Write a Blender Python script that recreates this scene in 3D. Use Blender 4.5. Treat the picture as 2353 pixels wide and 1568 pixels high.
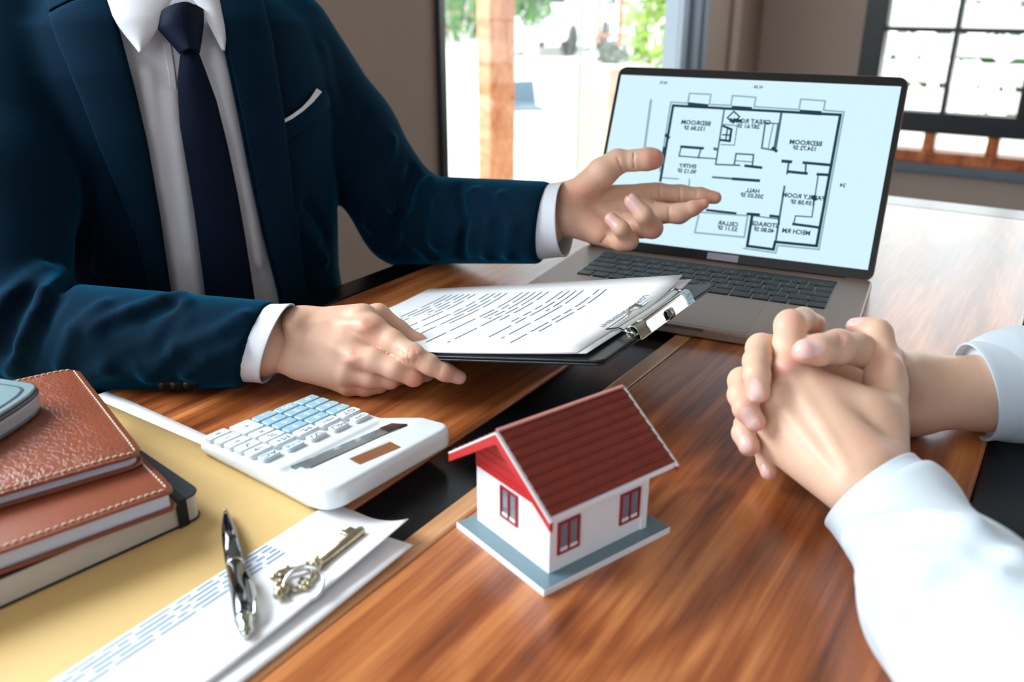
import bpy, bmesh, math, random
import numpy as np
from mathutils import Vector, Matrix
random.seed(4)
C = bpy.context.scene.collection
for o in list(bpy.data.objects): bpy.data.objects.remove(o)
PI = math.pi
TZ = 0.75                                   # table top height
# ------------------------------------------------------------------ camera
W_, H_, FPX, PITCH, ROLL, CH = 2353, 1568, 1999.8, 0.37904, 0.0037, 0.3132
cp, sp = math.cos(PITCH), math.sin(PITCH); cr, sr = math.cos(ROLL), math.sin(ROLL)
FWD = np.array([0, cp, -sp]); UP0 = np.array([0, sp, cp]); X0 = np.array([1., 0, 0])
RT = cr*X0 + sr*UP0; UPV = -sr*X0 + cr*UP0
CAM = np.array([0, 0, CH + TZ])
cam = bpy.data.cameras.new('camera'); camo = bpy.data.objects.new('camera', cam); C.objects.link(camo)
M = Matrix([[RT[i], UPV[i], -FWD[i], CAM[i]] for i in range(3)] + [[0, 0, 0, 1]])
camo.matrix_world = M
cam.sensor_width = 36; cam.lens = 36*FPX/W_; cam.clip_start = 0.02; cam.clip_end = 200
cam.dof.use_dof = True; cam.dof.focus_distance = 0.74; cam.dof.aperture_fstop = 6.0
bpy.context.scene.camera = camo
sc = bpy.context.scene
sc.view_settings.view_transform = 'Standard'; sc.view_settings.look = 'None'
sc.view_settings.exposure = 0.0; sc.view_settings.gamma = 1.0; sc.view_settings.use_curve_mapping = False
# ------------------------------------------------------------------ world, sun, daylight
def lin(c):
    return tuple(((x/255)/12.92 if x/255 <= .04045 else ((x/255+.055)/1.055)**2.4) for x in c)
wd = bpy.data.worlds.new('world'); sc.world = wd; wd.use_nodes = True
bg = wd.node_tree.nodes['Background']; bg.inputs[0].default_value = (0.86, 0.94, 1.0, 1); bg.inputs[1].default_value = 2.6
RY = math.radians(-33)                      # room is turned against the camera
U2 = np.array([math.cos(math.radians(57)), math.sin(math.radians(57))]); V2 = np.array([U2[1], -U2[0]])
def rm(t, s, z): return Vector((t*V2[0]+s*U2[0], t*V2[1]+s*U2[1], z))   # room coordinates
sun = bpy.data.lights.new('sun', 'SUN'); suno = bpy.data.objects.new('sun', sun); C.objects.link(suno)
sun.energy = 5.0; sun.angle = 0.02; sun.color = (1, .93, .82)
suno.rotation_euler = Vector((0.35, 0.25, -1)).to_track_quat('-Z', 'Y').to_euler()
def area(name, t, s, z, dt, ds, dz, w, h, power, col):
    l = bpy.data.lights.new(name, 'AREA'); l.shape = 'RECTANGLE'; l.size = w; l.size_y = h; l.energy = power; l.color = col
    o = bpy.data.objects.new(name, l); C.objects.link(o); o.location = rm(t, s, z)
    d = rm(dt, ds, dz); o.rotation_euler = d.to_track_quat('-Z', 'Y').to_euler()
    return o
area('daylight_left', -1.24, -.02, 1.43, 1, .26, -.60, .85, .5, 25, (.84, .94, 1))
area('daylight_front', -.45, -2.3, 1.75, .05, 1, -.25, 2.2, 1.6, 18, (.80, .89, 1))
area('daylight_back', .3, 3.85, 1.45, 0, -1, -.25, 2.2, 1.5, 21, (.93, .98, 1))
# ------------------------------------------------------------------ pixel and depth -> point
def pix(px, py, d):
    px = np.asarray(px, float); py = np.asarray(py, float); d = np.asarray(d, float)
    a = (px - W_/2)/FPX; b = (H_/2 - py)/FPX
    return CAM + d[..., None]*(FWD + a[..., None]*RT + b[..., None]*UPV)
def onz(px, py, z=0.0):
    r = pix(px, py, 1.0) - CAM
    return CAM + r*((z + TZ - CAM[2])/r[2])
# ------------------------------------------------------------------ materials
def nt(m): return m.node_tree.nodes, m.node_tree.links
def mat(name, col, rough=.5, metal=0., spec=.5, coat=0., bump=0., bscale=200., bstretch=(1, 1, 1), var=0., vscale=20., emis=0., sheen=0., sss=0., coatr=.1):
    m = bpy.data.materials.new(name); m.use_nodes = True; N, L = nt(m); b = N['Principled BSDF']
    c = (*lin(col), 1) if max(col) > 1.001 else (*col, 1)
    b.inputs['Base Color'].default_value = c; b.inputs['Roughness'].default_value = rough; b.inputs['Metallic'].default_value = metal
    b.inputs['Specular IOR Level'].default_value = spec; b.inputs['Coat Weight'].default_value = coat; b.inputs['Coat Roughness'].default_value = coatr
    if sheen: b.inputs['Sheen Weight'].default_value = sheen; b.inputs['Sheen Roughness'].default_value = .4
    if sss: b.inputs['Subsurface Weight'].default_value = sss; b.inputs['Subsurface Radius'].default_value = (1, .35, .2); b.inputs['Subsurface Scale'].default_value = .004
    if emis: b.inputs['Emission Color'].default_value = c; b.inputs['Emission Strength'].default_value = emis
    if bump or var:
        tc = N.new('ShaderNodeTexCoord'); mp = N.new('ShaderNodeMapping'); mp.inputs['Scale'].default_value = bstretch; L.new(tc.outputs['Object'], mp.inputs[0])
    if bump:
        n = N.new('ShaderNodeTexNoise'); n.inputs['Scale'].default_value = bscale; n.inputs['Detail'].default_value = 4; L.new(mp.outputs[0], n.inputs[0])
        bp = N.new('ShaderNodeBump'); bp.inputs['Strength'].default_value = bump; bp.inputs['Distance'].default_value = .001; L.new(n.outputs[0], bp.inputs['Height']); L.new(bp.outputs[0], b.inputs['Normal'])
    if var:
        n2 = N.new('ShaderNodeTexNoise'); n2.inputs['Scale'].default_value = vscale; n2.inputs['Detail'].default_value = 5; L.new(mp.outputs[0], n2.inputs[0])
        r = N.new('ShaderNodeValToRGB'); r.color_ramp.elements[0].position = .3; r.color_ramp.elements[1].position = .7
        r.color_ramp.elements[0].color = (*[x*(1-var) for x in c[:3]], 1); r.color_ramp.elements[1].color = (*[min(1, x*(1+var)) for x in c[:3]], 1)
        L.new(n2.outputs[0], r.inputs[0]); L.new(r.outputs[0], b.inputs['Base Color'])
    return m
def wood(name, dark, mid, light, rough=.3, sc_=1.0, coat=.25, knots=()):
    m = bpy.data.materials.new(name); m.use_nodes = True; N, L = nt(m); b = N['Principled BSDF']
    tc = N.new('ShaderNodeTexCoord')
    mp = N.new('ShaderNodeMapping'); mp.inputs['Scale'].default_value = (7*sc_, .9*sc_, 3); L.new(tc.outputs['Object'], mp.inputs[0])
    n1 = N.new('ShaderNodeTexNoise'); n1.inputs['Scale'].default_value = 1.6; n1.inputs['Detail'].default_value = 3; n1.inputs['Distortion'].default_value = .6; L.new(mp.outputs[0], n1.inputs[0])
    mul = N.new('ShaderNodeMath'); mul.operation = 'MULTIPLY'; mul.inputs[1].default_value = 9.0; L.new(n1.outputs[0], mul.inputs[0])
    fr = N.new('ShaderNodeMath'); fr.operation = 'PINGPONG'; fr.inputs[1].default_value = 1.0; L.new(mul.outputs[0], fr.inputs[0])
    mp2 = N.new('ShaderNodeMapping'); mp2.inputs['Scale'].default_value = (150*sc_, 5*sc_, 30); L.new(tc.outputs['Object'], mp2.inputs[0])
    n2 = N.new('ShaderNodeTexNoise'); n2.inputs['Scale'].default_value = 1.0; n2.inputs['Detail'].default_value = 5; n2.inputs['Roughness'].default_value = .65; L.new(mp2.outputs[0], n2.inputs[0])
    mp3 = N.new('ShaderNodeMapping'); mp3.inputs['Scale'].default_value = (14*sc_, 1.6*sc_, 5); L.new(tc.outputs['Object'], mp3.inputs[0])
    n3 = N.new('ShaderNodeTexNoise'); n3.inputs['Scale'].default_value = 1.3; n3.inputs['Detail'].default_value = 2; n3.inputs['Distortion'].default_value = .8; L.new(mp3.outputs[0], n3.inputs[0])
    def mixf(a, wa, c2, wb):
        x = N.new('ShaderNodeMath'); x.operation = 'MULTIPLY'; x.inputs[1].default_value = wa; L.new(a, x.inputs[0])
        y = N.new('ShaderNodeMath'); y.operation = 'MULTIPLY_ADD'; y.inputs[1].default_value = wb; L.new(c2, y.inputs[0]); L.new(x.outputs[0], y.inputs[2]); return y.outputs[0]
    v = mixf(fr.outputs[0], .20, n2.outputs[0], .54); v = mixf(v, 1, n3.outputs[0], .43)
    for (kx, ky, kr) in knots:            # oval growth-ring figures in the board
        m4 = N.new('ShaderNodeMapping'); m4.inputs['Location'].default_value = (-kx/kr*1.9, -ky/kr*.5, 0); m4.inputs['Scale'].default_value = (1.9/kr, .5/kr, 0); L.new(tc.outputs['Object'], m4.inputs[0])
        ds = N.new('ShaderNodeVectorMath'); ds.operation = 'ADD'; nd = N.new('ShaderNodeTexNoise'); nd.inputs['Scale'].default_value = 14; L.new(tc.outputs['Object'], nd.inputs[0]); sc1 = N.new('ShaderNodeVectorMath'); sc1.operation = 'SCALE'; sc1.inputs['Scale'].default_value = .5; L.new(nd.outputs[1], sc1.inputs[0]); L.new(m4.outputs[0], ds.inputs[0]); L.new(sc1.outputs[0], ds.inputs[1])
        ln = N.new('ShaderNodeVectorMath'); ln.operation = 'LENGTH'; L.new(ds.outputs[0], ln.inputs[0])
        sn = N.new('ShaderNodeMath'); sn.operation = 'MULTIPLY'; sn.inputs[1].default_value = 26; L.new(ln.outputs['Value'], sn.inputs[0]); s2_ = N.new('ShaderNodeMath'); s2_.operation = 'SINE'; L.new(sn.outputs[0], s2_.inputs[0])
        wt = N.new('ShaderNodeMapRange'); wt.inputs['From Min'].default_value = .4; wt.inputs['From Max'].default_value = 1.5; wt.inputs['To Min'].default_value = .03; wt.inputs['To Max'].default_value = 0; L.new(ln.outputs['Value'], wt.inputs['Value'])
        ml = N.new('ShaderNodeMath'); ml.operation = 'MULTIPLY'; L.new(s2_.outputs[0], ml.inputs[0]); L.new(wt.outputs[0], ml.inputs[1]); ad_ = N.new('ShaderNodeMath'); ad_.operation = 'ADD'; L.new(v, ad_.inputs[0]); L.new(ml.outputs[0], ad_.inputs[1]); v = ad_.outputs[0]
    r = N.new('ShaderNodeValToRGB'); e = r.color_ramp.elements
    e[0].position = .36; e[0].color = (*lin(dark), 1); e[1].position = .80; e[1].color = (*lin(light), 1)
    k = e.new(.57); k.color = (*lin(mid), 1)
    L.new(v, r.inputs[0]); L.new(r.outputs[0], b.inputs['Base Color'])
    b.inputs['Roughness'].default_value = rough; b.inputs['Coat Weight'].default_value = coat; b.inputs['Coat Roughness'].default_value = .22
    bp = N.new('ShaderNodeBump'); bp.inputs['Strength'].default_value = .12; bp.inputs['Distance'].default_value = .0006; L.new(n2.outputs[0], bp.inputs['Height']); L.new(bp.outputs[0], b.inputs['Normal'])
    return m
def glass(name, tint=(1, 1, 1)):
    m = bpy.data.materials.new(name); m.use_nodes = True; N, L = nt(m); N.remove(N['Principled BSDF']); out = N['Material Output']
    t = N.new('ShaderNodeBsdfTransparent'); t.inputs[0].default_value = (*tint, 1); g = N.new('ShaderNodeBsdfGlossy'); g.inputs['Roughness'].default_value = .02
    lw = N.new('ShaderNodeLayerWeight'); pw = N.new('ShaderNodeMath'); pw.operation = 'POWER'; pw.inputs[1].default_value = 5; L.new(lw.outputs['Facing'], pw.inputs[0])
    f = N.new('ShaderNodeMath'); f.operation = 'MULTIPLY_ADD'; f.inputs[1].default_value = .9; f.inputs[2].default_value = .025; L.new(pw.outputs[0], f.inputs[0]); mx = N.new('ShaderNodeMixShader')
    L.new(f.outputs[0], mx.inputs[0]); L.new(t.outputs[0], mx.inputs[1]); L.new(g.outputs[0], mx.inputs[2]); L.new(mx.outputs[0], out.inputs[0]); return m
def attr_skin(name, base, red, nail):
    m = bpy.data.materials.new(name); m.use_nodes = True; N, L = nt(m); b = N['Principled BSDF']
    at = N.new('ShaderNodeVertexColor'); at.layer_name = 'zones'; se = N.new('ShaderNodeSeparateColor'); L.new(at.outputs[0], se.inputs[0])
    tc = N.new('ShaderNodeTexCoord'); n = N.new('ShaderNodeTexNoise'); n.inputs['Scale'].default_value = 60; n.inputs['Detail'].default_value = 4; L.new(tc.outputs['Object'], n.inputs[0])
    r0 = N.new('ShaderNodeMixRGB'); r0.inputs[1].default_value = (*[x*.9 for x in lin(base)], 1); r0.inputs[2].default_value = (*[min(1, x*1.1) for x in lin(base)], 1); L.new(n.outputs[0], r0.inputs[0])
    r1 = N.new('ShaderNodeMixRGB'); L.new(se.outputs[0], r1.inputs[0]); L.new(r0.outputs[0], r1.inputs[1]); r1.inputs[2].default_value = (*lin(red), 1)
    r2 = N.new('ShaderNodeMixRGB'); L.new(se.outputs[1], r2.inputs[0]); L.new(r1.outputs[0], r2.inputs[1]); r2.inputs[2].default_value = (*lin(nail), 1)
    L.new(r2.outputs[0], b.inputs['Base Color'])
    ro = N.new('ShaderNodeMath'); ro.operation = 'MULTIPLY_ADD'; ro.inputs[1].default_value = -.22; ro.inputs[2].default_value = .48; L.new(se.outputs[1], ro.inputs[0]); L.new(ro.outputs[0], b.inputs['Roughness'])
    b.inputs['Subsurface Weight'].default_value = .25; b.inputs['Subsurface Radius'].default_value = (1, .3, .15); b.inputs['Subsurface Scale'].default_value = .004
    b.inputs['Specular IOR Level'].default_value = .4
    v = N.new('ShaderNodeTexVoronoi'); v.inputs['Scale'].default_value = 900; L.new(tc.outputs['Object'], v.inputs[0])
    bp = N.new('ShaderNodeBump'); bp.inputs['Strength'].default_value = .10; bp.inputs['Distance'].default_value = .0005; L.new(v.outputs[0], bp.inputs['Height']); L.new(bp.outputs[0], b.inputs['Normal'])
    return m
def cloth(name, col, bump=.25, scale=900, sheen=.3, rough=.85, twill=True, tint=None):
    m = mat(name, col, rough=rough, spec=.2, sheen=sheen); N, L = nt(m); b = N['Principled BSDF']
    if tint: b.inputs['Sheen Tint'].default_value = (*tint, 1)
    tc = N.new('ShaderNodeTexCoord'); mp = N.new('ShaderNodeMapping'); mp.inputs['Rotation'].default_value = (.5, .4, .8); L.new(tc.outputs['Object'], mp.inputs[0])
    mp.inputs['Scale'].default_value = (1, 1, .35)
    n = N.new('ShaderNodeTexNoise'); n.inputs['Scale'].default_value = scale; n.inputs['Detail'].default_value = 2; L.new(mp.outputs[0], n.inputs[0]); ad = n
    bp = N.new('ShaderNodeBump'); bp.inputs['Strength'].default_value = bump; bp.inputs['Distance'].default_value = .0006; L.new(ad.outputs[0], bp.inputs['Height']); L.new(bp.outputs[0], b.inputs['Normal'])
    return m
MT = {}
# ------------------------------------------------------------------ object helpers
def link(name, me, m=None, parent=None, smooth=True):
    o = bpy.data.objects.new(name, me); C.objects.link(o)
    if m is not None:
        for x in (m if isinstance(m, (list, tuple)) else [m]): me.materials.append(x)
    if parent is not None: o.parent = parent
    if smooth and len(me.polygons): me.polygons.foreach_set('use_smooth', [True]*len(me.polygons))
    return o
def mesh(name, V, F, m=None, parent=None, smooth=True, bevel=0., seg=2, ang=35):
    me = bpy.data.meshes.new(name); me.from_pydata([tuple(v) for v in V], [], [tuple(f) for f in F]); me.validate(); me.update()
    o = link(name, me, m, parent, smooth)
    if bevel: bev(o, bevel, seg, ang)
    return o
def bev(o, w, seg=2, ang=35):
    b = o.modifiers.new('bevel', 'BEVEL'); b.width = w; b.segments = seg; b.limit_method = 'ANGLE'; b.angle_limit = math.radians(ang); b.harden_normals = False
    o.data.set_sharp_from_angle(angle=math.radians(50))
def top(o, label, cat, group=None, kind=None):
    o['label'] = label; o['category'] = cat
    if group: o['group'] = group
    if kind: o['kind'] = kind
    return o
def thing(name, label, cat, loc=(0, 0, 0), rot=(0, 0, 0), group=None):
    o = bpy.data.objects.new(name, None); C.objects.link(o); o.location = loc; o.rotation_euler = rot; o.empty_display_size = .02
    return top(o, label, cat, group)
def boxg(x0, x1, y0, y1, z0, z1):
    V = [(x, y, z) for z in (z0, z1) for y in (y0, y1) for x in (x0, x1)]
    F = [(0, 2, 3, 1), (4, 5, 7, 6), (0, 1, 5, 4), (2, 6, 7, 3), (0, 4, 6, 2), (1, 3, 7, 5)]
    return V, F
class MB:
    def __init__(s): s.V = []; s.F = []
    def add(s, V, F):
        n = len(s.V); s.V += [tuple(v) for v in V]; s.F += [tuple(i+n for i in f) for f in F]; return s
    def box(s, *a): return s.add(*boxg(*a))
    def bar(s, a, b, w, h, up=(0, 0, 1)):
        a = Vector(a); b = Vector(b); d = (b-a).normalized(); x = d.cross(Vector(up)).normalized(); z = x.cross(d)
        V = [p + x*(i*w/2) + z*(j*h/2) for p in (a, b) for i, j in ((-1, -1), (1, -1), (1, 1), (-1, 1))]
        return s.add(V, [(0, 1, 2, 3), (7, 6, 5, 4), (0, 4, 5, 1), (1, 5, 6, 2), (2, 6, 7, 3), (3, 7, 4, 0)])
    def tube(s, pts, r, n=10, closed=False, caps=True):
        pts = [Vector(p) for p in pts]; k = len(pts); rr = r if isinstance(r, (list, tuple)) else [r]*k
        rings = []; prev = None
        for i, p in enumerate(pts):
            if closed: d = pts[(i+1) % k] - pts[i-1]
            else: d = pts[min(i+1, k-1)] - pts[max(i-1, 0)]
            d = d.normalized()
            if prev is None: x = d.orthogonal().normalized()
            else: x = (prev - d*prev.dot(d)).normalized()
            prev = x; y = d.cross(x)
            rings.append([p + (x*math.cos(2*PI*j/n) + y*math.sin(2*PI*j/n))*rr[i] for j in range(n)])
        V = [v for r_ in rings for v in r_]; F = []
        for i in range(k if closed else k-1):
            a = i*n; b = ((i+1) % k)*n
            for j in range(n): F.append((a+j, a+(j+1) % n, b+(j+1) % n, b+j))
        if not closed and caps: F.append(tuple(range(n-1, -1, -1))); F.append(tuple((k-1)*n+j for j in range(n)))
        return s.add(V, F)
    def lathe(s, prof, n=24, axis='z', cen=(0, 0, 0)):
        V = []; F = []
        for (r, h) in prof:
            for j in range(n):
                a = 2*PI*j/n; p = (r*math.cos(a), r*math.sin(a), h)
                if axis == 'x': p = (h, p[0], p[1])
                if axis == 'y': p = (p[0], h, p[1])
                V.append((p[0]+cen[0], p[1]+cen[1], p[2]+cen[2]))
        for i in range(len(prof)-1):
            for j in range(n): F.append((i*n+j, i*n+(j+1) % n, (i+1)*n+(j+1) % n, (i+1)*n+j))
        F.append(tuple(range(n-1, -1, -1))); F.append(tuple((len(prof)-1)*n+j for j in range(n)))
        return s.add(V, F)
    def prism(s, poly, z0, z1):
        n = len(poly); V = [(x, y, z0) for x, y in poly] + [(x, y, z1) for x, y in poly]
        F = [tuple(range(n-1, -1, -1)), tuple(range(n, 2*n))] + [(i, (i+1) % n, n+(i+1) % n, n+i) for i in range(n)]
        return s.add(V, F)
    def build(s, name, m=None, parent=None, **k): return mesh(name, s.V, s.F, m, parent, **k)
def rrect(x0, x1, y0, y1, r, n=4):
    P = []
    for cx, cy, a0 in ((x1-r, y1-r, 0), (x0+r, y1-r, 90), (x0+r, y0+r, 180), (x1-r, y0+r, 270)):
        for i in range(n+1):
            a = math.radians(a0 + 90*i/n); P.append((cx+r*math.cos(a), cy+r*math.sin(a)))
    return P
def text_geo(s, size, align='CENTER', bold=0):
    cu = bpy.data.curves.new('t', 'FONT'); cu.body = s; cu.size = size; cu.align_x = align; cu.align_y = 'CENTER'; cu.resolution_u = 2; cu.offset = size*bold
    o = bpy.data.objects.new('t', cu); C.objects.link(o); dg = bpy.context.evaluated_depsgraph_get()
    me = bpy.data.meshes.new_from_object(o.evaluated_get(dg))
    V = [tuple(v.co) for v in me.vertices]; F = [tuple(p.vertices) for p in me.polygons]
    bpy.data.objects.remove(o); bpy.data.curves.remove(cu); bpy.data.meshes.remove(me)
    return V, F
# ------------------------------------------------------------------ signed distance modelling for bodies and cloth
def smin(a, b, k):
    if k <= 0: return np.minimum(a, b)
    h = np.clip(.5 + .5*(b-a)/k, 0, 1); return b + (a-b)*h - k*h*(1-h)
def smax(a, b, k): return -smin(-a, -b, k)
def cap(a, b, ra, rb=None):
    a = np.array(a, float); b = np.array(b, float); rb = ra if rb is None else rb; ba = b-a; L2 = max(ba@ba, 1e-12)
    def f(P):
        q = P-a; t = np.clip((q@ba)/L2, 0, 1); q = q - t[:, None]*ba
        return np.sqrt((q*q).sum(1)) - (ra + (rb-ra)*t)
    return f
def ell(c, ax, r):
    c = np.array(c, float); A = np.array(ax, float); r = np.array(r, float)
    def f(P):
        q = (P-c)@A.T; k0 = np.sqrt(((q/r)**2).sum(1)); k1 = np.sqrt(((q/r**2)**2).sum(1)) + 1e-9
        return k0*(k0-1)/k1
    return f
def chain(pts, rad, k=.004):
    fs = [cap(pts[i], pts[i+1], rad[i], rad[i+1]) for i in range(len(pts)-1)]
    return uni(k, *fs) if len(fs) > 1 else fs[0]
def uni(k, *fs):
    def f(P):
        d = fs[0](P)
        for g in fs[1:]: d = smin(d, g(P), k)
        return d
    return f
def sub(k, f0, *fs):
    def f(P):
        d = f0(P)
        for g in fs: d = smax(d, -g(P), k)
        return d
    return f
def half(p, n):                       # keeps the side that n points away from
    p = np.array(p, float); n = np.array(n, float); n = n/np.linalg.norm(n)
    return lambda P: (P-p)@n
def inter(k, f0, *fs):
    def f(P):
        d = f0(P)
        for g in fs: d = smax(d, g(P), k)
        return d
    return f
def hit(f, px, py, d0=.3, d1=2.2, off=0., n=90):
    """first surface point of f along the lines of sight"""
    px = np.atleast_1d(np.asarray(px, float)); py = np.atleast_1d(np.asarray(py, float))
    o = CAM; r = pix(px, py, np.ones_like(px)) - CAM; ln = np.sqrt((r*r).sum(1)); t = np.full(px.shape, d0, float)
    for i in range(n):
        v = f(o + r*t[:, None]) - off
        t = np.clip(t + .85*v/ln, d0, d1)
    return o + r*t[:, None]
EDG = [(0, 1), (2, 3), (4, 5), (6, 7), (0, 2), (1, 3), (4, 6), (5, 7), (0, 4), (1, 5), (2, 6), (3, 7)]
def polygonise(f, lo, hi, v):
    lo = np.array(lo, float); hi = np.array(hi, float); B = 8
    nb = np.maximum(1, np.ceil((hi-lo)/(v*B)).astype(int)); n = nb*B + 1
    g = np.stack(np.meshgrid(*[np.arange(k) for k in nb], indexing='ij'), -1).reshape(-1, 3)
    cd = f(lo + (g*B + B/2)*v)
    F = np.empty(tuple(n), np.float32)
    sg = np.where(cd.reshape(nb) < 0, -1., 1.)
    F[:] = np.pad(np.repeat(np.repeat(np.repeat(sg, B, 0), B, 1), B, 2), ((0, 1),)*3, mode='edge')
    act = g[np.abs(cd) < B*v*.866*1.25 + .004]
    loc = np.stack(np.meshgrid(*[np.arange(B+1)]*3, indexing='ij'), -1).reshape(-1, 3)
    for i in range(0, len(act), 400):
        idx = (act[i:i+400, None, :]*B + loc[None]).reshape(-1, 3)
        F[idx[:, 0], idx[:, 1], idx[:, 2]] = f(lo + idx*v)
    ins = F < 0
    s8 = [ins[i:n[0]-1+i, j:n[1]-1+j, k:n[2]-1+k] for k in (0, 1) for j in (0, 1) for i in (0, 1)]
    cnt = sum(x.astype(np.int8) for x in s8); cells = np.argwhere((cnt > 0) & (cnt < 8))
    off = np.array([(i, j, k) for k in (0, 1) for j in (0, 1) for i in (0, 1)])
    val = np.stack([F[cells[:, 0]+o[0], cells[:, 1]+o[1], cells[:, 2]+o[2]] for o in off], 1)
    acc = np.zeros((len(cells), 3)); w = np.zeros(len(cells))
    for a, b in EDG:
        m = (val[:, a] < 0) != (val[:, b] < 0); t = np.where(m, val[:, a]/(val[:, a]-val[:, b] + 1e-20), 0)
        acc += m[:, None]*(off[a] + t[:, None]*(off[b]-off[a])); w += m
    V = lo + (cells + acc/w[:, None])*v
    ID = np.full(tuple(n-1), -1, np.int32); ID[cells[:, 0], cells[:, 1], cells[:, 2]] = np.arange(len(cells))
    Q = []
    for ax in range(3):
        b, c = (ax+1) % 3, (ax+2) % 3
        sl0 = [slice(1, -1)]*3; sl0[ax] = slice(0, -1); sl1 = [slice(1, -1)]*3; sl1[ax] = slice(1, None)
        ch = ins[tuple(sl0)] != ins[tuple(sl1)]; e = np.argwhere(ch)
        if not len(e): continue
        st = np.ones(3, int); st[ax] = 0; e = e + st
        fl = ins[e[:, 0], e[:, 1], e[:, 2]]
        def cid(db, dc):
            q = e.copy(); q[:, b] -= db; q[:, c] -= dc; return ID[q[:, 0], q[:, 1], q[:, 2]]
        q = np.stack([cid(1, 1), cid(0, 1), cid(0, 0), cid(1, 0)], 1)
        q[~fl] = q[~fl][:, ::-1]; Q.append(q)
    Q = np.concatenate(Q); Q = Q[(Q >= 0).all(1)]
    return V, Q
def relax(V, Q, it=2, lam=.5):
    E = np.concatenate([Q[:, [0, 1]], Q[:, [1, 2]], Q[:, [2, 3]], Q[:, [3, 0]]]); n = len(V)
    deg = np.bincount(E[:, 0], minlength=n).astype(float) + np.bincount(E[:, 1], minlength=n); deg[deg == 0] = 1
    for _ in range(it):
        S = np.stack([np.bincount(E[:, 0], V[E[:, 1], k], n) + np.bincount(E[:, 1], V[E[:, 0], k], n) for k in range(3)], 1)/deg[:, None]
        V = V + lam*(S-V)
    return V
def qmesh(name, parts, m, parent=None, zones=None):
    """parts: list of (V, Q); one mesh object from quads"""
    Vs = []; Qs = []; k = 0
    for V, Q in parts: Vs.append(V); Qs.append(Q+k); k += len(V)
    V = np.concatenate(Vs); Q = np.concatenate(Qs)
    me = bpy.data.meshes.new(name); me.vertices.add(len(V)); me.vertices.foreach_set('co', V.astype(np.float32).ravel())
    me.loops.add(len(Q)*4); me.loops.foreach_set('vertex_index', Q.astype(np.int32).ravel())
    me.polygons.add(len(Q)); me.polygons.foreach_set('loop_start', np.arange(0, len(Q)*4, 4, dtype=np.int32))
    me.update(calc_edges=True); me.validate()
    if zones is not None:
        a = me.color_attributes.new('zones', 'FLOAT_COLOR', 'POINT'); z = np.ones((len(V), 4), np.float32); z[:, :3] = zones; a.data.foreach_set('color', z.ravel())
    return link(name, me, m, parent)
def strip(lc, rc, nr, nc):
    """grid of pixel points between two pixel polylines"""
    def rs(c, n):
        c = np.array(c, float); s = np.r_[0, np.cumsum(np.hypot(*np.diff(c, axis=0).T))]; t = np.linspace(0, s[-1], n)
        return np.stack([np.interp(t, s, c[:, 0]), np.interp(t, s, c[:, 1])], 1)
    L, R = rs(lc, nr), rs(rc, nr); w = np.linspace(0, 1, nc)
    return L[:, None]*(1-w[None, :, None]) + R[:, None]*w[None, :, None]
def sheet(name, f, lc, rc, off, thick, m, parent, nr=40, nc=10, bulge=0., sub_=0):
    """a cloth piece lying on the body f: outline from two edges, own thickness"""
    G = strip(lc, rc, nr, nc); w = np.linspace(-1, 1, nc)
    P = hit(f, G[..., 0].ravel(), G[..., 1].ravel(), off=0)
    e = .002; N = np.stack([f(P+np.eye(3)[i]*e)-f(P-np.eye(3)[i]*e) for i in range(3)], 1); N /= np.linalg.norm(N, axis=1)[:, None]
    o = off + bulge*np.tile(1-w**2, nr) if not callable(off) else off(np.repeat(np.linspace(0, 1, nr), nc), np.tile(w, nr))
    P = P + N*(o[:, None] if hasattr(o, 'shape') else o)
    F = [(i*nc+j, i*nc+j+1, (i+1)*nc+j+1, (i+1)*nc+j) for i in range(nr-1) for j in range(nc-1)]
    ob = mesh(name, P, F, m, parent)
    s = ob.modifiers.new('thick', 'SOLIDIFY'); s.thickness = thick; s.offset = 0
    bmm = bmesh.new(); bmm.from_mesh(ob.data); bmesh.ops.recalc_face_normals(bmm, faces=bmm.faces); bmm.to_mesh(ob.data); bmm.free()
    b = ob.modifiers.new('bevel', 'BEVEL'); b.width = thick*.35; b.segments = 2; b.limit_method = 'ANGLE'
    return ob
# ------------------------------------------------------------------ palette
MT['wall'] = mat('wall_paint', (158, 138, 124), rough=.75, bump=.15, bscale=60, var=.04, vscale=3)
MT['wallb'] = mat('wall_paint_far', (174, 153, 142), rough=.6, bump=.1, bscale=60, var=.04, vscale=3)
MT['floor'] = mat('floor_tile', (52, 58, 64), rough=.45, bump=.1, bscale=30, var=.2, vscale=6)
MT['ceil'] = mat('ceiling_paint', (205, 200, 192), rough=.9, bump=.05)
MT['black'] = mat('black_lacquer', (9, 10, 12), rough=.24, bump=.03, bscale=400, spec=.3)
MT['frame'] = mat('window_frame_black', (26, 30, 34), rough=.35, bump=.03)
MT['alu'] = mat('aluminium', (150, 160, 172), rough=.35, metal=.8, bump=.03)
MT['glass'] = glass('window_glass', (.97, .99, .985))
MT['oak'] = wood('orange_wood', (120, 52, 22), (190, 98, 50), (222, 140, 84), sc_=1, rough=.35)
MT['walnut'] = wood('table_wood', (66, 27, 12), (152, 81, 40), (214, 138, 80), rough=.3, knots=[(-.15, .47, .11), (-.50, .95, .1)])
MT['sap'] = wood('sapwood', (150, 92, 50), (196, 138, 88), (222, 172, 122), rough=.3)
MT['post'] = wood('post_wood', (170, 96, 58), (206, 138, 98), (226, 170, 130), rough=.6, coat=0)
MT['conc'] = mat('pale_concrete', (232, 230, 226), rough=.9, bump=.3, bscale=8, var=.05, vscale=2)
MT['white'] = mat('white_paint', (236, 236, 234), rough=.5, bump=.05)
MT['leaf'] = mat('leaf_green', (70, 130, 42), rough=.5, var=.4, vscale=9)
MT['leafy'] = mat('leaf_yellow_green', (150, 185, 80), rough=.5, var=.3, vscale=9)
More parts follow.
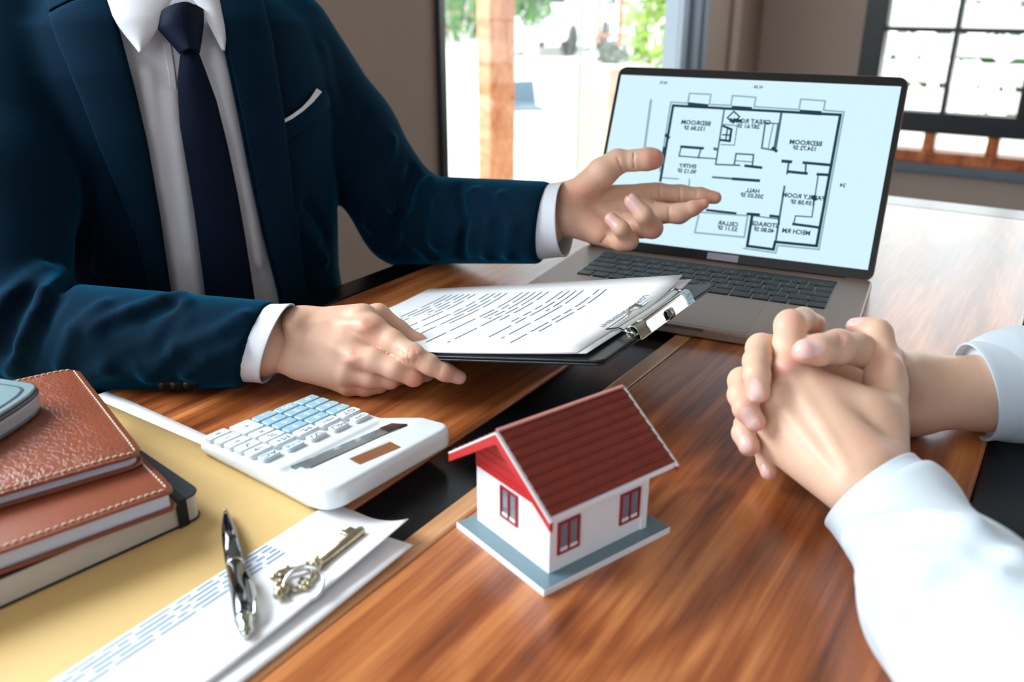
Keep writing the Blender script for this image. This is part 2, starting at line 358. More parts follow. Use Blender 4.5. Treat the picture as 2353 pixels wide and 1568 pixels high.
MT['leafd'] = mat('leaf_dark', (40, 84, 44), rough=.5, var=.4, vscale=9)
MT['red'] = mat('red_paint', (200, 40, 50), rough=.4, bump=.02)
MT['bluegrey'] = mat('blue_grey_panel', (96, 118, 138), rough=.4, bump=.05)
MT['darkglass'] = mat('dark_glass', (38, 48, 58), rough=.08, bump=.01)
MT['tyre'] = mat('tyre_rubber', (22, 22, 24), rough=.8, bump=.1)
def room_obj(name, mb, m, kind='structure', **k):
    o = mb.build(name, m, **k); o.rotation_euler = (0, 0, RY)
    if kind: o['kind'] = kind
    return o
# ------------------------------------------------------------------ room shell (x = t, y = s)
LT, BS, RTT, FS, HC = -1.3, 4.0, 2.3, -2.6, 2.7
b = MB().box(LT, RTT, FS, BS, -.1, 0); room_obj('floor', b, MT['floor'], smooth=False)
b = MB().box(LT-.15, RTT+.15, FS-.15, BS+.15, HC, HC+.1); room_obj('ceiling', b, MT['ceil'], smooth=False)
b = MB()
def wall_y(b, x0, x1, y0, y1, holes):
    ys = y0
    for (a, c, z0, z1) in holes:
        b.box(x0, x1, ys, a, 0, HC)
        if z0 > 0: b.box(x0, x1, a, c, 0, z0)
        if z1 < HC: b.box(x0, x1, a, c, z1, HC)
        ys = c
    b.box(x0, x1, ys, y1, 0, HC)
wall_y(b, LT-.15, LT, FS, BS, [(-.85, .55, .85, 2.45), (1.675, 3.35, 0, 2.35)])
room_obj('wall_left', b, MT['wall'], smooth=False)
b = MB().box(LT-.15, -.863, BS, BS+.15, 0, HC).box(1.55, RTT, BS, BS+.15, 0, HC).box(-.863, 1.55, BS, BS+.15, 0, .38).box(-.863, 1.55, BS, BS+.15, 2.2, HC)
room_obj('wall_back', b, MT['wallb'], smooth=False)
b = MB().box(RTT, RTT+.15, FS, BS, 0, HC); room_obj('wall_right', b, MT['wall'], smooth=False)
b = MB().box(LT, -1.3, FS-.15, FS, 0, HC).box(.9, RTT, FS-.15, FS, 0, HC).box(-1.3, .9, FS-.15, FS, 0, .8).box(-1.3, .9, FS-.15, FS, 2.45, HC); room_obj('wall_front', b, MT['wall'], smooth=False)
b = MB().box(LT, LT+.02, 3.60, 3.68, 0, HC); room_obj('trim_1', b, MT['wallb'], smooth=False, bevel=.004)
# side window frame out of view on the left wall
b = MB()
for y in (-.85, -.17, .51): b.box(LT-.1, LT-.05, y, y+.04, .85, 2.45)
for z in (.85, 2.41): b.box(LT-.1, LT-.05, -.85, .55, z, z+.04)
w3 = room_obj('window_3', b, MT['frame'], smooth=False)
# glass door
b = MB().box(LT-.12, LT+.012, 1.675, 1.70, 0, 2.35); dr = room_obj('door_1', b, MT['frame'], smooth=False, bevel=.003)
b = MB().box(LT-.12, LT+.01, 1.70, 3.18, 2.31, 2.35); b.build('head_frame', MT['frame'], dr, smooth=False)
b = MB().box(LT-.10, LT-.02, 3.18, 3.235, 0, 2.31).box(LT-.12, LT, 3.24, 3.30, 0, 2.31).box(LT-.12, LT+.012, 3.302, 3.35, 0, 2.35); b.build('jamb', MT['alu'], dr, smooth=False, bevel=.004)
MB().box(LT-.075, LT-.065, 1.70, 2.52, .01, 2.31).build('glass_pane', MT['glass'], dr, smooth=False)
MB().box(LT-.045, LT-.035, 2.44, 3.18, .01, 2.31).build('glass_pane', MT['glass'], dr, smooth=False)
MB().box(LT-.045, LT-.035, 2.4365, 2.4395, .01, 2.31).build('glass_edge', mat('glass_edge_green', (205, 226, 222), rough=.2, bump=.01), dr, smooth=False)
# gridded window on the far wall
b = MB()
F0 = BS-.02; F1 = BS+.06
b.box(-.863, -.778, F0, F1, .54, 2.2).box(-.863, 1.55, F0, F1, .54, .622).box(-.863, 1.55, F0, F1, 2.12, 2.2)
w2 = room_obj('window_2', b, MT['frame'], smooth=False, bevel=.004)
xs = -.778; k = 0
while xs < 1.45:
    MB().box(xs+.255, xs+.273, F0+.01, F1-.02, .622, 2.12).build('muntin', MT['frame'], w2, smooth=False)
    MB().box(xs+.528, xs+.598, F0, F1, .622, 2.12).build('sash_stile', MT['frame'], w2, smooth=False, bevel=.003)
    for z in (.93, 1.25, 1.57, 1.89): MB().box(xs, xs+.528, F0+.012, F1-.022, z, z+.018).build('muntin', MT['frame'], w2, smooth=False)
    for c in (0, .273):
        for z0, z1 in ((.622, .93), (.948, 1.25), (1.268, 1.57), (1.588, 1.89), (1.908, 2.12)):
            MB().box(xs+c, xs+c+.255, BS+.018, BS+.024, z0, z1).build('pane', MT['glass'], w2, smooth=False)
    xs += .598
b = MB().box(-.863, 1.55, BS-.03, BS+.08, .42, .468); s1 = room_obj('trim_2', b, MT['oak'], smooth=False, bevel=.004)
b = MB().box(-.863, 1.55, BS-.045, BS+.0, .38, .418); room_obj('trim_3', b, mat('grey_sill', (98, 108, 120), rough=.45, bump=.05), smooth=False, bevel=.004)
for i, x in enumerate((-.72, -.545, -.31, -.05, .2, .45, .7, .95, 1.2)):
    MB().box(x-.022, x+.022, BS-.01, BS+.06, .468, .54).build('sill_post', MT['oak'], s1, smooth=False, bevel=.003)
for i in range(8):
    x = (-.72, -.545, -.31, -.05, .2, .45, .7, .95, 1.2)[i]; x2 = (-.72, -.545, -.31, -.05, .2, .45, .7, .95, 1.2)[i+1]
    MB().box(x+.022, x2-.022, BS+.02, BS+.026, .468, .54).build('low_pane', MT['glass'], s1, smooth=False)
# ------------------------------------------------------------------ outside
b = MB().box(-40, 60, -25, 45, -.14, -.11); room_obj('ground', b, MT['conc'], smooth=False)
def leaf_cloud(n, c, r, size, rng):
    V = []; F = []
    for i in range(n):
        d = np.array([rng.gauss(0, 1) for _ in range(3)]); d /= np.linalg.norm(d); q = np.array(c) + d*np.array(r)*(rng.random()**.4)
        u = np.array([rng.gauss(0, 1) for _ in range(3)]); u /= np.linalg.norm(u); w = np.cross(u, [rng.gauss(0, 1) for _ in range(3)]); w /= np.linalg.norm(w)
        s = size*(.6+.8*rng.random()); k = len(V); nn = np.cross(u, w)*s*.12
        V += [q-u*s, q+w*s*.45+nn, q+u*s, q-w*s*.45+nn]; F += [(k, k+1, k+2), (k, k+2, k+3)]
    return V, F
def shrub(label, px, py, d, r, n, size, m, group=None, seed=1):
    c = pix(px, py, d); t = thing('shrub', label, 'shrub', (c[0], c[1], -.11), group=group); rng = random.Random(seed)
    z = c[2]+.11
    V, F = leaf_cloud(n, (0, 0, z), r, size, rng); f = mesh('foliage', V, F, m, t, smooth=False); f['kind'] = 'stuff'
    mb = MB()
    for k in range(6):
        a = k*1.05; mb.tube([(0.05*math.cos(a), .05*math.sin(a), 0), (.3*r[0]*math.cos(a), .3*r[1]*math.sin(a), z*.6), (.6*r[0]*math.cos(a), .6*r[1]*math.sin(a), z+.2*r[2])], [.03, .02, .01], 6)
    mb.build('stem', MT['conc'], t)
    return t
shrub('loose yellow-green shrub seen through the right side of the glass door', 1520, 40, 6.5, (.32, .4, .55), 420, .06, MT['leafy'], seed=3)
shrub('dense green shrub behind the wooden post at the left of the glass door', 1050, 10, 13, (.6, .6, .55), 500, .09, MT['leaf'], seed=4)
shrub('round green shrub just right of the wooden post far outside', 1222, -8, 13, (.36, .4, .42), 400, .09, MT['leaf'], seed=5)
shrub('dark green hedge clump behind the pale car at the top of the glass door', 1330, -30, 24, (1.3, .6, .9), 500, .12, MT['leafd'], seed=6)
# wooden post outside
c = pix(1140, 200, 4.3); p0 = thing('wooden_post', 'square orange-brown wooden post standing outside the glass door', 'post', (c[0], c[1], -.11), (0, 0, math.radians(28)))
MB().box(-.07, .07, -.07, .07, .0, 2.7).build('shaft', MT['post'], p0, smooth=False, bevel=.006)
MB().box(-.10, .10, -.10, .10, 0, .05).build('base_plate', MT['alu'], p0, smooth=False, bevel=.004)
c = pix(1578, 80, 5.2); p1 = thing('wooden_post', 'second wooden post outside, beside the grey door jamb', 'post', (c[0], c[1], -.11), (0, 0, math.radians(20)))
MB().box(-.05, .05, -.05, .05, .0, 2.7).build('shaft', MT['post'], p1, smooth=False, bevel=.006)
MB().box(-.08, .08, -.08, .08, 0, .05).build('base_plate', MT['alu'], p1, smooth=False, bevel=.004)
# planter wall with small plant
c = pix(1396, 155, 4.6); zt = c[2]+.11
pw = thing('planter_box', 'cream planter box outside holding a small dark plant', 'planter', (c[0], c[1], -.11), (0, 0, math.radians(20)))
MB().box(-.09, .16, -.2, .2, 0, zt).build('box', mat('cream_render', (226, 208, 186), rough=.8, bump=.2, bscale=40), pw, smooth=False, bevel=.01)
MB().box(-.10, .17, -.21, .21, zt, zt+.02).build('rim', MT['white'], pw, smooth=False, bevel=.005)
V, F = leaf_cloud(160, (0.03, 0, zt+.07), (.085, .1, .06), .028, random.Random(8)); mesh('plant', V, F, MT['leafd'], pw, smooth=False)
# hanging wooden frame
c = pix(1402, 40, 4.2); hf = thing('hanging_frame', 'narrow brown wooden frame with thin cords hanging above the planter box', 'frame', tuple(c), (0, 0, math.radians(15)))
mb = MB().box(-.062, -.05, -.01, .01, -.12, 1.2); mb.build('side_rail', MT['oak'], hf, smooth=False, bevel=.002)
MB().box(.045, .062, -.012, .012, -.135, 1.2).build('side_rail', MT['oak'], hf, smooth=False, bevel=.002)
MB().box(-.062, .062, -.01, .01, -.09, -.075).build('cross_rail', MT['oak'], hf, smooth=False, bevel=.002)
for x in (-.025, 0., .022): MB().tube([(x, 0, -.08), (x, 0, 1.2)], .003, 6).build('cord', MT['tyre'], hf)
# low white chair with blue-grey panels
c = onz(1205, 310, -.11-TZ); gc = thing('garden_chair', 'low white outdoor chair with blue-grey panels right of the wooden post', 'chair', (c[0], c[1], -.11), (0, 0, math.radians(200)))
gc.scale = (.62, .62, .62)
MB().box(-.28, .28, -.25, .25, .3, .36).build('seat', MT['white'], gc, smooth=False, bevel=.02)
mb = MB(); mb.add([(-.27, -.2, .36), (.27, -.2, .36), (.27, -.34, .72), (-.27, -.34, .72), (-.27, -.24, .36), (.27, -.24, .36), (.27, -.38, .72), (-.27, -.38, .72)], [(0, 1, 2, 3), (7, 6, 5, 4), (0, 4, 5, 1), (1, 5, 6, 2), (2, 6, 7, 3), (3, 7, 4, 0)])
mb.build('backrest', MT['bluegrey'], gc, smooth=False, bevel=.01)
MB().box(-.24, .24, -.2, .22, .36, .40).build('cushion', MT['bluegrey'], gc, smooth=False, bevel=.02)
for x in (-.25, .25):
    for y in (-.22, .22): MB().tube([(x, y, 0), (x, y, .3)], .018, 8).build('leg', MT['white'], gc)
# cars far out
def car(label, px, py, d, yaw, m, n):
    c = onz(px, py, -.11-TZ); t = thing('car', label, 'car', (c[0], c[1], -.11), (0, 0, math.radians(yaw)))
    prof = [(-2.1, .3), (-2.1, .75), (-1.9, .92), (-1.2, 1.0), (-.6, 1.42), (.7, 1.45), (1.35, 1.0), (2.0, .9), (2.12, .6), (2.12, .3)]
    V = [(x, y*(1 if z < 1.1 else .82), z) for y in (-.82, .82) for x, z in prof]; k = len(prof)
    F = [tuple(range(k-1, -1, -1)), tuple(range(k, 2*k))] + [(i, (i+1) % k, k+(i+1) % k, k+i) for i in range(k)]
    mesh('body', V, F, m, t, smooth=False, bevel=.06)
    for s in (-1, 1):
        y0 = .70*s
        mesh('side_window', [(-.95, y0*1.12, 1.02), (1.1, y0*1.12, 1.02), (.6, y0*.99, 1.38), (-.5, y0*.99, 1.38), (-.95, y0*1.06, 1.02), (1.1, y0*1.06, 1.02), (.6, y0*.93, 1.38), (-.5, y0*.93, 1.38)], [(0, 1, 2, 3), (7, 6, 5, 4), (0, 4, 5, 1), (1, 5, 6, 2), (2, 6, 7, 3), (3, 7, 4, 0)], MT['darkglass'], t, smooth=False)
    MB().add([(-1.17, -.62, 1.03), (-1.17, .62, 1.03), (-.62, .56, 1.40), (-.62, -.56, 1.40), (-1.21, -.62, 1.05), (-1.21, .62, 1.05), (-.66, .56, 1.42), (-.66, -.56, 1.42)], [(0, 1, 2, 3), (7, 6, 5, 4), (0, 4, 5, 1), (1, 5, 6, 2), (2, 6, 7, 3), (3, 7, 4, 0)]).build('windscreen', MT['darkglass'], t, smooth=False)
    for x in (-1.3, 1.35):
        for y in (-.76, .76): MB().lathe([(.12, -.1), (.3, -.1), (.31, 0), (.3, .1), (.12, .1)], 16, 'y', (x, y, .31)).build('wheel', MT['tyre'], t)
car('white car parked far outside, seen right of the wooden post', 1270, 118, 0, 70, MT['white'], 0)
car('small red car parked far outside at the left edge of the glass door', 1000, 92, 0, 80, MT['red'], 1)
# white slat fence beyond the gridded window
fb = thing('slat_fence', 'white horizontal board fence outside the gridded window', 'fence', tuple(rm(.6, 6.2, -.11)), (0, 0, RY))
m_sl = MT['white']; b0 = None
for i in range(13):
    if b0 is None: b0 = MB().box(-2.2, 2.2, -.012, .012, 0, .125).build('slat', m_sl, fb, smooth=False, bevel=.003); o = b0
    else: o = b0.copy(); C.objects.link(o)
    o.location = (0, 0, .03+i*.160)
for x in (-2.1, -.7, .7, 2.1): MB().box(x-.03, x+.03, .013, .06, 0, 1.9).build('post', m_sl, fb, smooth=False)
V, F = leaf_cloud(900, (0, 0, .8), (2.2, .3, .8), .08, random.Random(3))
hd = mesh('hedge', [Vector(v) for v in V], F, MT['leafd'], None, smooth=False); hd.location = rm(.6, 7.2, 0); hd.rotation_euler = (0, 0, RY)
top(hd, 'green hedge glimpsed through the gaps of the white board fence', 'hedge', kind='stuff')
# ------------------------------------------------------------------ table
tb = thing('conference_table', 'long polished brown wood table with black centre channel and black border', 'table', (0, 0, 0), (0, 0, RY))
T0, T1 = -.45, 1.5
def slab(name, x0, x1, y0, y1, z0, z1, m, bw=.004):
    o = MB().box(x0, x1, y0, y1, z0, z1).build(name, m, tb, smooth=True, bevel=bw, seg=3); return o
slab('left_board', -.655, -.356, T0, T1, TZ-.03, TZ, MT['walnut'], .006)
slab('right_board', -.286, -.016, T0, T1, TZ-.03, TZ, MT['walnut'], .003)
slab('sapwood_strip', -.303, -.2865, T0, T1, TZ-.03, TZ, MT['sap'], .002)
slab('centre_channel', -.3555, -.3035, T0, T1, TZ-.03, TZ-.004, MT['black'], .001)
slab('border', -.692, -.6555, T0, T1+.07, TZ-.05, TZ-.0005, MT['black'], .002)
slab('border', -.0155, .022, T0, T1+.07, TZ-.05, TZ-.002, MT['black'], .002)
slab('end_border', -.655, -.016, T1+.001, T1+.07, TZ-.05, TZ-.0005, MT['black'], .002)
slab('apron', -.66, -.01, T0, T1+.05, TZ-.09, TZ-.031, MT['black'], .002)
for x in (-.62, -.06):
    for y in (T0+.06, T1-.02): MB().box(x-.03, x+.03, y-.03, y+.03, 0, TZ-.09).build('leg', MT['black'], tb, smooth=False, bevel=.003)
# ------------------------------------------------------------------ laptop
MT['sgrey'] = mat('space_grey_aluminium', (138, 116, 103), rough=.45, metal=.35, bump=.04, bscale=1500)
MT['keyb'] = mat('keycap_black', (30, 27, 26), rough=.5, spec=.35, bump=.03, bscale=900)
MT['bezel'] = mat('bezel_black', (16, 16, 18), rough=.25, bump=.01)
lp = thing('laptop', 'open grey laptop showing a mirrored floor plan on its screen', 'laptop', (.3078, .7325, TZ), (0, 0, -.4476))
def plate(name, x0, x1, y0, y1, r, z0, z1, m, par, bw=.001, n=5): return MB().prism(rrect(x0, x1, y0, y1, r, n), z0, z1).build(name, m, par, smooth=False, bevel=bw)
plate('base', -.349, 0, 0, .2410, .011, .0012, .0115, MT['sgrey'], lp, .0018)
for x in (-.31, -.04):
    for y in (.03, .21): MB().lathe([(.007, 0), (.007, .0013)], 16, 'z', (x, y, 0)).build('foot', MT['tyre'], lp)
plate('keyboard_well', -.3155, -.0355, .1120, .2165, .003, .0113, .0116, MT['bezel'], lp, 0)
plate('touchpad', -.2545, -.0945, .006, .106, .004, .0113, .01165, mat('touchpad_grey', (128, 108, 97), rough=.42, metal=.3, bump=.02), lp, .0001)
MB().box(-.2545, -.0945, .0052, .0060, .0113, .01155).build('touchpad_gap', MT['bezel'], lp, smooth=False)
MB().box(-.215, -.135, -.0004, .001, .0085, .0113).build('finger_notch', mat('notch_grey', (88, 80, 74), rough=.4, metal=.6, bump=.02), lp, smooth=False)
plate('touch_bar', -.3145, -.0365, .2075, .2155, .001, .0116, .0119, MT['bezel'], lp, .0002)
u = .2785/14.5; ym = [.1885, .1697, .1509, .1321, .1133]
rows = [[1]*13+[1.5], [1.5]+[1]*13, [1.75]+[1]*11+[1.75], [2.25]+[1]*10+[2.25], [1, 1, 1, 1.25, 5, 1.25, 1, 1, 1, 1]]
leg_rows = ["`1234567890-=\u2190", "\u2192QWERTYUIOP[]\\", "^ASDFGHJKL;'<", "^ZXCVBNM,./^", "      < - >"]
LV = []; LF = []
for r, ws in enumerate(rows):
    x = -.3145
    for i, w in enumerate(ws):
        kx0, kx1 = x+.0011, x+w*u-.0011
        MB().prism(rrect(kx0, kx1, ym[r]+.0011, ym[r]+.0177, .0016, 2), .0116, .0126).build('key', MT['keyb'], lp, smooth=False, bevel=.0003)
        ch = leg_rows[r][i] if i < len(leg_rows[r]) else ' '
        if ch != ' ':
            V, F = text_geo(ch, .0065); n = len(LV); LV += [(a+(kx0+kx1)/2, c+ym[r]+.0095, .01265) for a, c, d in V]; LF += [tuple(j+n for j in f) for f in F]
        x += w*u
lg = mesh('key_legends', LV, LF, mat('legend_grey', (150, 150, 152), rough=.5, bump=.01), lp, smooth=False); lg['kind'] = 'stuff'
# ports on the right edge
for y0, y1 in ((.15, .158), (.17, .178), (.125, .131)): MB().box(-.0005, .0003, y0, y1, .005, .0075).build('port', MT['bezel'], lp, smooth=False)
LID = 1.1313
lid = plate('lid', -.349, 0, .0, .2385, .011, -.0065, -.0004, MT['sgrey'], lp, .0015); lid.location = (0, .2345, .0115); lid.rotation_euler = (LID, 0, 0)
plate('bezel_glass', -.3478, -.0012, .0012, .2373, .010, -.0008, .0000, MT['bezel'], lid, .0002)
MB().tube([(-.32, -.001, -.004), (-.03, -.001, -.004)], .0042, 12).build('hinge', MT['bezel'], lid)
MB().box(-.1905, -.1530, .0022, .0105, .0, .0004).build('bezel_patch', mat('bezel_patch_grey', (150, 154, 160), rough=.4, metal=.4, bump=.02), lid, smooth=False)  # lighter grey segment in the middle of the lower bezel
MB().lathe([(.0013, 0), (.0013, .0002)], 12, 'z', (-.1745, .2315, 0)).build('camera_dot', MT['darkglass'], lid)
MT['screen'] = mat('screen_glow', (206, 236, 250), rough=.15, emis=1.08, spec=.25)
MT['screen'].node_tree.nodes['Principled BSDF'].inputs['Base Color'].default_value = (.01, .01, .012, 1)
MB().box(-.3440, -.0072, .0125, .2268, .0, .0003).build('screen', MT['screen'], lid, smooth=False)
bpy.context.view_layer.update()
def plane_local(o, px, py, z=0.):
    Mi = np.array(o.matrix_world.inverted()); p = Mi[:3, :3]@CAM + Mi[:3, 3]; q = Mi[:3, :3]@(pix(px, py, 1.) - CAM); t = (z-p[2])/q[2]; return p + q*t
def pz(x, y): return 1480+.2678*x, 180+.2678*y
def black_base(m): m.node_tree.nodes['Principled BSDF'].inputs['Base Color'].default_value = (.008, .009, .01, 1); return m
def plan(name, segs, col, z):
    mb = MB(); 
    for (x1, y1, x2, y2, w) in segs:
        a = plane_local(lid, *pz(x1, y1)); c = plane_local(lid, *pz(x2, y2)); w = w*.2678*.00062*1.35
        a = Vector((a[0], a[1], z)); c = Vector((c[0], c[1], z)); d = (c-a).normalized(); n = Vector((-d.y, d.x, 0))*w/2; a -= d*w*.4; c += d*w*.4
        k = len(mb.V); mb.V += [tuple(a-n), tuple(c-n), tuple(c+n), tuple(a+n)]; mb.F.append((k, k+1, k+2, k+3))
    o = mb.build(name, black_base(mat(name, col, rough=.4, emis=.9, spec=.1)), lid, smooth=False); o['kind'] = 'stuff'; return o
def pl(pts, w): return [(*pts[i], *pts[i+1], w) for i in range(len(pts)-1)]
plan('plan_outline', pl([(135, 800), (230, 205), (375, 215), (390, 130), (575, 140), (560, 225), (745, 235), (760, 150), (960, 165), (945, 245), (1330, 270), (1345, 180), (1555, 195), (1540, 275), (1715, 290), (1500, 1470), (1145, 1435), (1130, 1500), (855, 1460)], 9) + [(60, 190, 5, 600, 14)]
     + pl([(470, 1175), (435, 1325), (860, 1365), (890, 1180), (470, 1150)], 10) + pl([(385, 190), (390, 135)], 6) + pl([(60, 190), (10, 560)], 10) + [(160, 855, 295, 865, 9), (390, 870, 385, 930, 9)], (150, 188, 198), .00042)
plan('plan_walls', pl([(140, 880), (250, 235), (1685, 315), (1480, 1440), (1125, 1405), (1110, 1470), (885, 1440), (930, 1165)], 15) + [(390, 225, 535, 240, 24), (765, 255, 910, 265, 24), (1350, 290, 1505, 300, 24), (190, 490, 210, 510, 18), (175, 600, 165, 660, 18)]
     + pl([(680, 410), (750, 440), (735, 540), (655, 530)], 13) + [(715, 440, 700, 535, 8), (675, 485, 740, 490, 8)] + pl([(715, 340), (770, 285), (820, 330), (765, 385), (715, 340)], 8) + [(780, 360, 830, 370, 18)]
     + [(320, 588, 505, 602, 15), (870, 752, 1005, 768, 15), (1190, 712, 1260, 718, 17), (1370, 725, 1590, 745, 15), (1235, 802, 1395, 818, 15), (1490, 825, 1575, 830, 15), (1280, 1252, 1490, 1280, 14), (765, 864, 985, 880, 16), (540, 1132, 785, 1160, 13), (890, 1165, 985, 1172, 15), (1085, 1182, 1150, 1190, 15), (1455, 1020, 1465, 1040, 22), (1150, 1190, 1160, 1250, 8), (1105, 600, 1135, 625, 16)], (28, 62, 72), .00044)
plan('plan_fittings', pl([(690, 260), (615, 740), (820, 748)], 9) + pl([(685, 395), (800, 410), (775, 575), (660, 570)], 5) + pl([(320, 588), (300, 668), (470, 682), (615, 692)], 8) + [(490, 600, 465, 685, 9), (605, 605, 625, 612, 16)]
     + pl([(775, 735), (790, 648), (940, 657), (930, 742)], 9) + [(778, 708, 932, 720, 5)] + pl([(1040, 385), (1010, 600), (1130, 622)], 9) + [(1040, 385, 1150, 390, 7), (1110, 390, 1065, 605, 5), (1150, 390, 1112, 615, 7), (1180, 290, 1125, 620, 13)]
     + [(1240, 730, 1228, 820, 10), (1390, 730, 1383, 820, 10), (1205, 930, 1130, 1400, 11)] + pl([(1495, 830), (1440, 1192), (1300, 1182), (1283, 1252)], 7) + [(590, 850, 765, 863, 11), (935, 1180, 1150, 1210, 6)], (70, 112, 122), .00043)
TV = []; TF = []
for s, x, y, sz in (('BEDROOM', 445, 385, 42), ('132.86 SF', 435, 432, 38), ('GREAT ROOM', 910, 372, 42), ('287.61 SF', 895, 415, 38), ('BEDROOM', 1387, 557, 42), ('154.72 SF', 1378, 604, 38), ('ENTRY', 375, 755, 38), ('90.12 SF', 367, 800, 38), ('HALL', 932, 967, 38), ('205.03 SF', 925, 1010, 38), ('FAMILY ROOM', 1365, 1018, 40), ('159.58 SF', 1360, 1070, 38), ('CELLAR', 722, 1250, 38), ('53.11 SF', 716, 1292, 38), ('STORAGE', 1035, 1258, 40), ('40.80 SF', 1027, 1304, 38), ('MECH RM', 1305, 1320, 40), ('18.72', 170, 40, 26), ('41.50', 980, 77, 26), ('24', 1705, 920, 34)):
    V, F = text_geo(s, sz*.2678*.00053*1.3, bold=.035); a = plane_local(lid, *pz(x, y)); n = len(TV)
    TV += [(a[0]-v[0], a[1]+v[1], .00046) for v in V]; TF += [tuple(j+n for j in f[::-1]) for f in F]
o = mesh('plan_lettering', TV, TF, mat('plan_lettering', (20, 44, 52), rough=.4, emis=.9, spec=.1), lid, smooth=False); o['kind'] = 'stuff'
# ------------------------------------------------------------------ clipboard and its papers
MT['leath'] = mat('black_leatherette', (12, 18, 23), rough=.38, bump=.25, bscale=700, spec=.3)
MT['paper'] = mat('white_paper', (238, 240, 244), rough=.75, bump=.05, bscale=300, spec=.2)
MT['chrome'] = mat('chrome', (190, 196, 186), rough=.12, metal=1., bump=.01)
MT['ink'] = mat('ink_grey', (120, 136, 156), rough=.7, bump=.01)
MT['inkb'] = mat('ink_blue', (96, 146, 190), rough=.7, bump=.01)
CBP = ((.063, .561, .075+TZ), (-.027, -.194, -.548))
cb = thing('clipboard', 'black clipboard with chrome clip held out over the table', 'clipboard', *CBP)
plate('board', -.32, 0, 0, .23, .006, -.0042, -.0022, MT['leath'], cb, .0006)
plate('cover_sheet', -.319, -.0003, .0006, .2294, .006, -.0020, 0, MT['leath'], cb, .0006)
bpy.context.view_layer.update()
def cbl(px, py, z): return Vector(plane_local(cb, px, py, z))
ta = cbl(1453, 762, .0065); tb_ = cbl(1577, 676, .0065)
ax = (tb_-ta).normalized(); lat = Vector((ax.y, -ax.x, 0)).normalized(); lat = lat if lat.x > 0 else -lat
prof = [(-.0012, .0022), (-.0040, .0024), (-.0052, .0052), (-.0040, .0086), (-.0012, .0104), (.0016, .0102), (.0036, .0086), (.0058, .0030), (.0064, .0008), (.0072, .0003)]
V = []; F = []; k_ = len(prof); ns = 6
for i in range(ns+1):
    p = ta.lerp(tb_, i/ns); p = Vector((p.x, p.y, 0))
    V += [p + lat*x + Vector((0, 0, z)) for x, z in prof]
for i in range(ns):
    for j in range(k_-1): q = i*k_+j; F.append((q, q+k_, q+k_+1, q+1))
o = mesh('spring_bar', V, F, MT['chrome'], cb); s_ = o.modifiers.new('t', 'SOLIDIFY'); s_.thickness = .0007; s_.offset = 0; o.data.set_sharp_from_angle(angle=math.radians(40))
mb = MB(); mb.bar(Vector((ta.x, ta.y, .0004)) + lat*.001, Vector((tb_.x, tb_.y, .0004)) + lat*.001, .0125, .0007); mb.build('mounting_plate', MT['chrome'], cb, smooth=False)
W = [(1459, 770, .003), (1440, 762, .006), (1423, 755, .006), (1394, 759, .003), (1440, 727, .0035), (1444, 711, .005), (1459, 701, .007), (1473, 704, .0045), (1518, 673, .0035), (1551, 664, .006), (1566, 669, .008)]
P_ = [cbl(*w) for w in W]; 
mb = MB(); mb.tube([P_[0]] + [x for i in range(1, len(P_)-1) for x in (P_[i]*.85+P_[i-1]*.15, P_[i], P_[i]*.85+P_[i+1]*.15)] + [P_[-1]], .0013, 10); mb.build('wire_jaw', MT['chrome'], cb)
c0 = cbl(1524, 728, .004); q0 = ta.lerp(tb_, .52); q0 = Vector((q0.x, q0.y, 0))
mb = MB(); pr_ = [(.0046, .0072), (.0066, .0068), (.0078, .0035), (.0080, .0004)]
V = [q0 + ax*u_ + lat*x + Vector((0, 0, z)) for u_ in (-.0055, .0055) for x, z in pr_]
o = mesh('thumb_tab', V, [(i, i+4, i+5, i+1) for i in range(3)], mat('tab_steel', (120, 124, 122), rough=.25, metal=.9, bump=.01), cb); s_ = o.modifiers.new('t', 'SOLIDIFY'); s_.thickness = .0009
for p in (ta, tb_): MB().lathe([(.0, -.001), (.0022, -.001), (.0022, .001), (0, .001)], 10, 'y', (p.x, p.y, p.z-.002)).build('pivot', MT['chrome'], cb)
def paper(name, x0, x1, y0, y1, zf, m=None, par=None, nx=14, ny=10, th=.0003):
    V = []; F = []
    for i in range(nx+1):
        for j in range(ny+1):
            x = x0+(x1-x0)*i/nx; y = y0+(y1-y0)*j/ny; V.append((x, y, zf(i/nx, j/ny)))
    for i in range(nx):
        for j in range(ny): a = i*(ny+1)+j; F.append((a, a+ny+1, a+ny+2, a+1))
    o = mesh(name, V, F, m or MT['paper'], par); s = o.modifiers.new('t', 'SOLIDIFY'); s.thickness = th; s.offset = -1
    return o
def zpap(base, lift): return lambda u, v: base + lift*max(0, (v-.55)/.45)**2*(.35+.65*u) + .0025*max(0, (u-.5)*2)**2*(1-.6*v) - 0*u
s2 = paper('document_sheet', -.312, -.0150, .006, .216, zpap(.0009, .006)); s2.location, s2.rotation_euler = CBP
top(s2, 'white sheet under the printed agreement, edge showing at the clip', 'paper')
z1 = zpap(.0018, .0100)
s1_ = paper('document_sheet', -.318, -.0225, .005, .214, z1); s1_.location, s1_.rotation_euler = CBP
top(s1_, 'printed agreement sheet on top of the clipboard under the wire clip', 'paper')
rng = random.Random(7); mb = MB()
def on1(x, y): return (x, y, z1((x+.318)/.2955, (y-.005)/.209)+.0004)
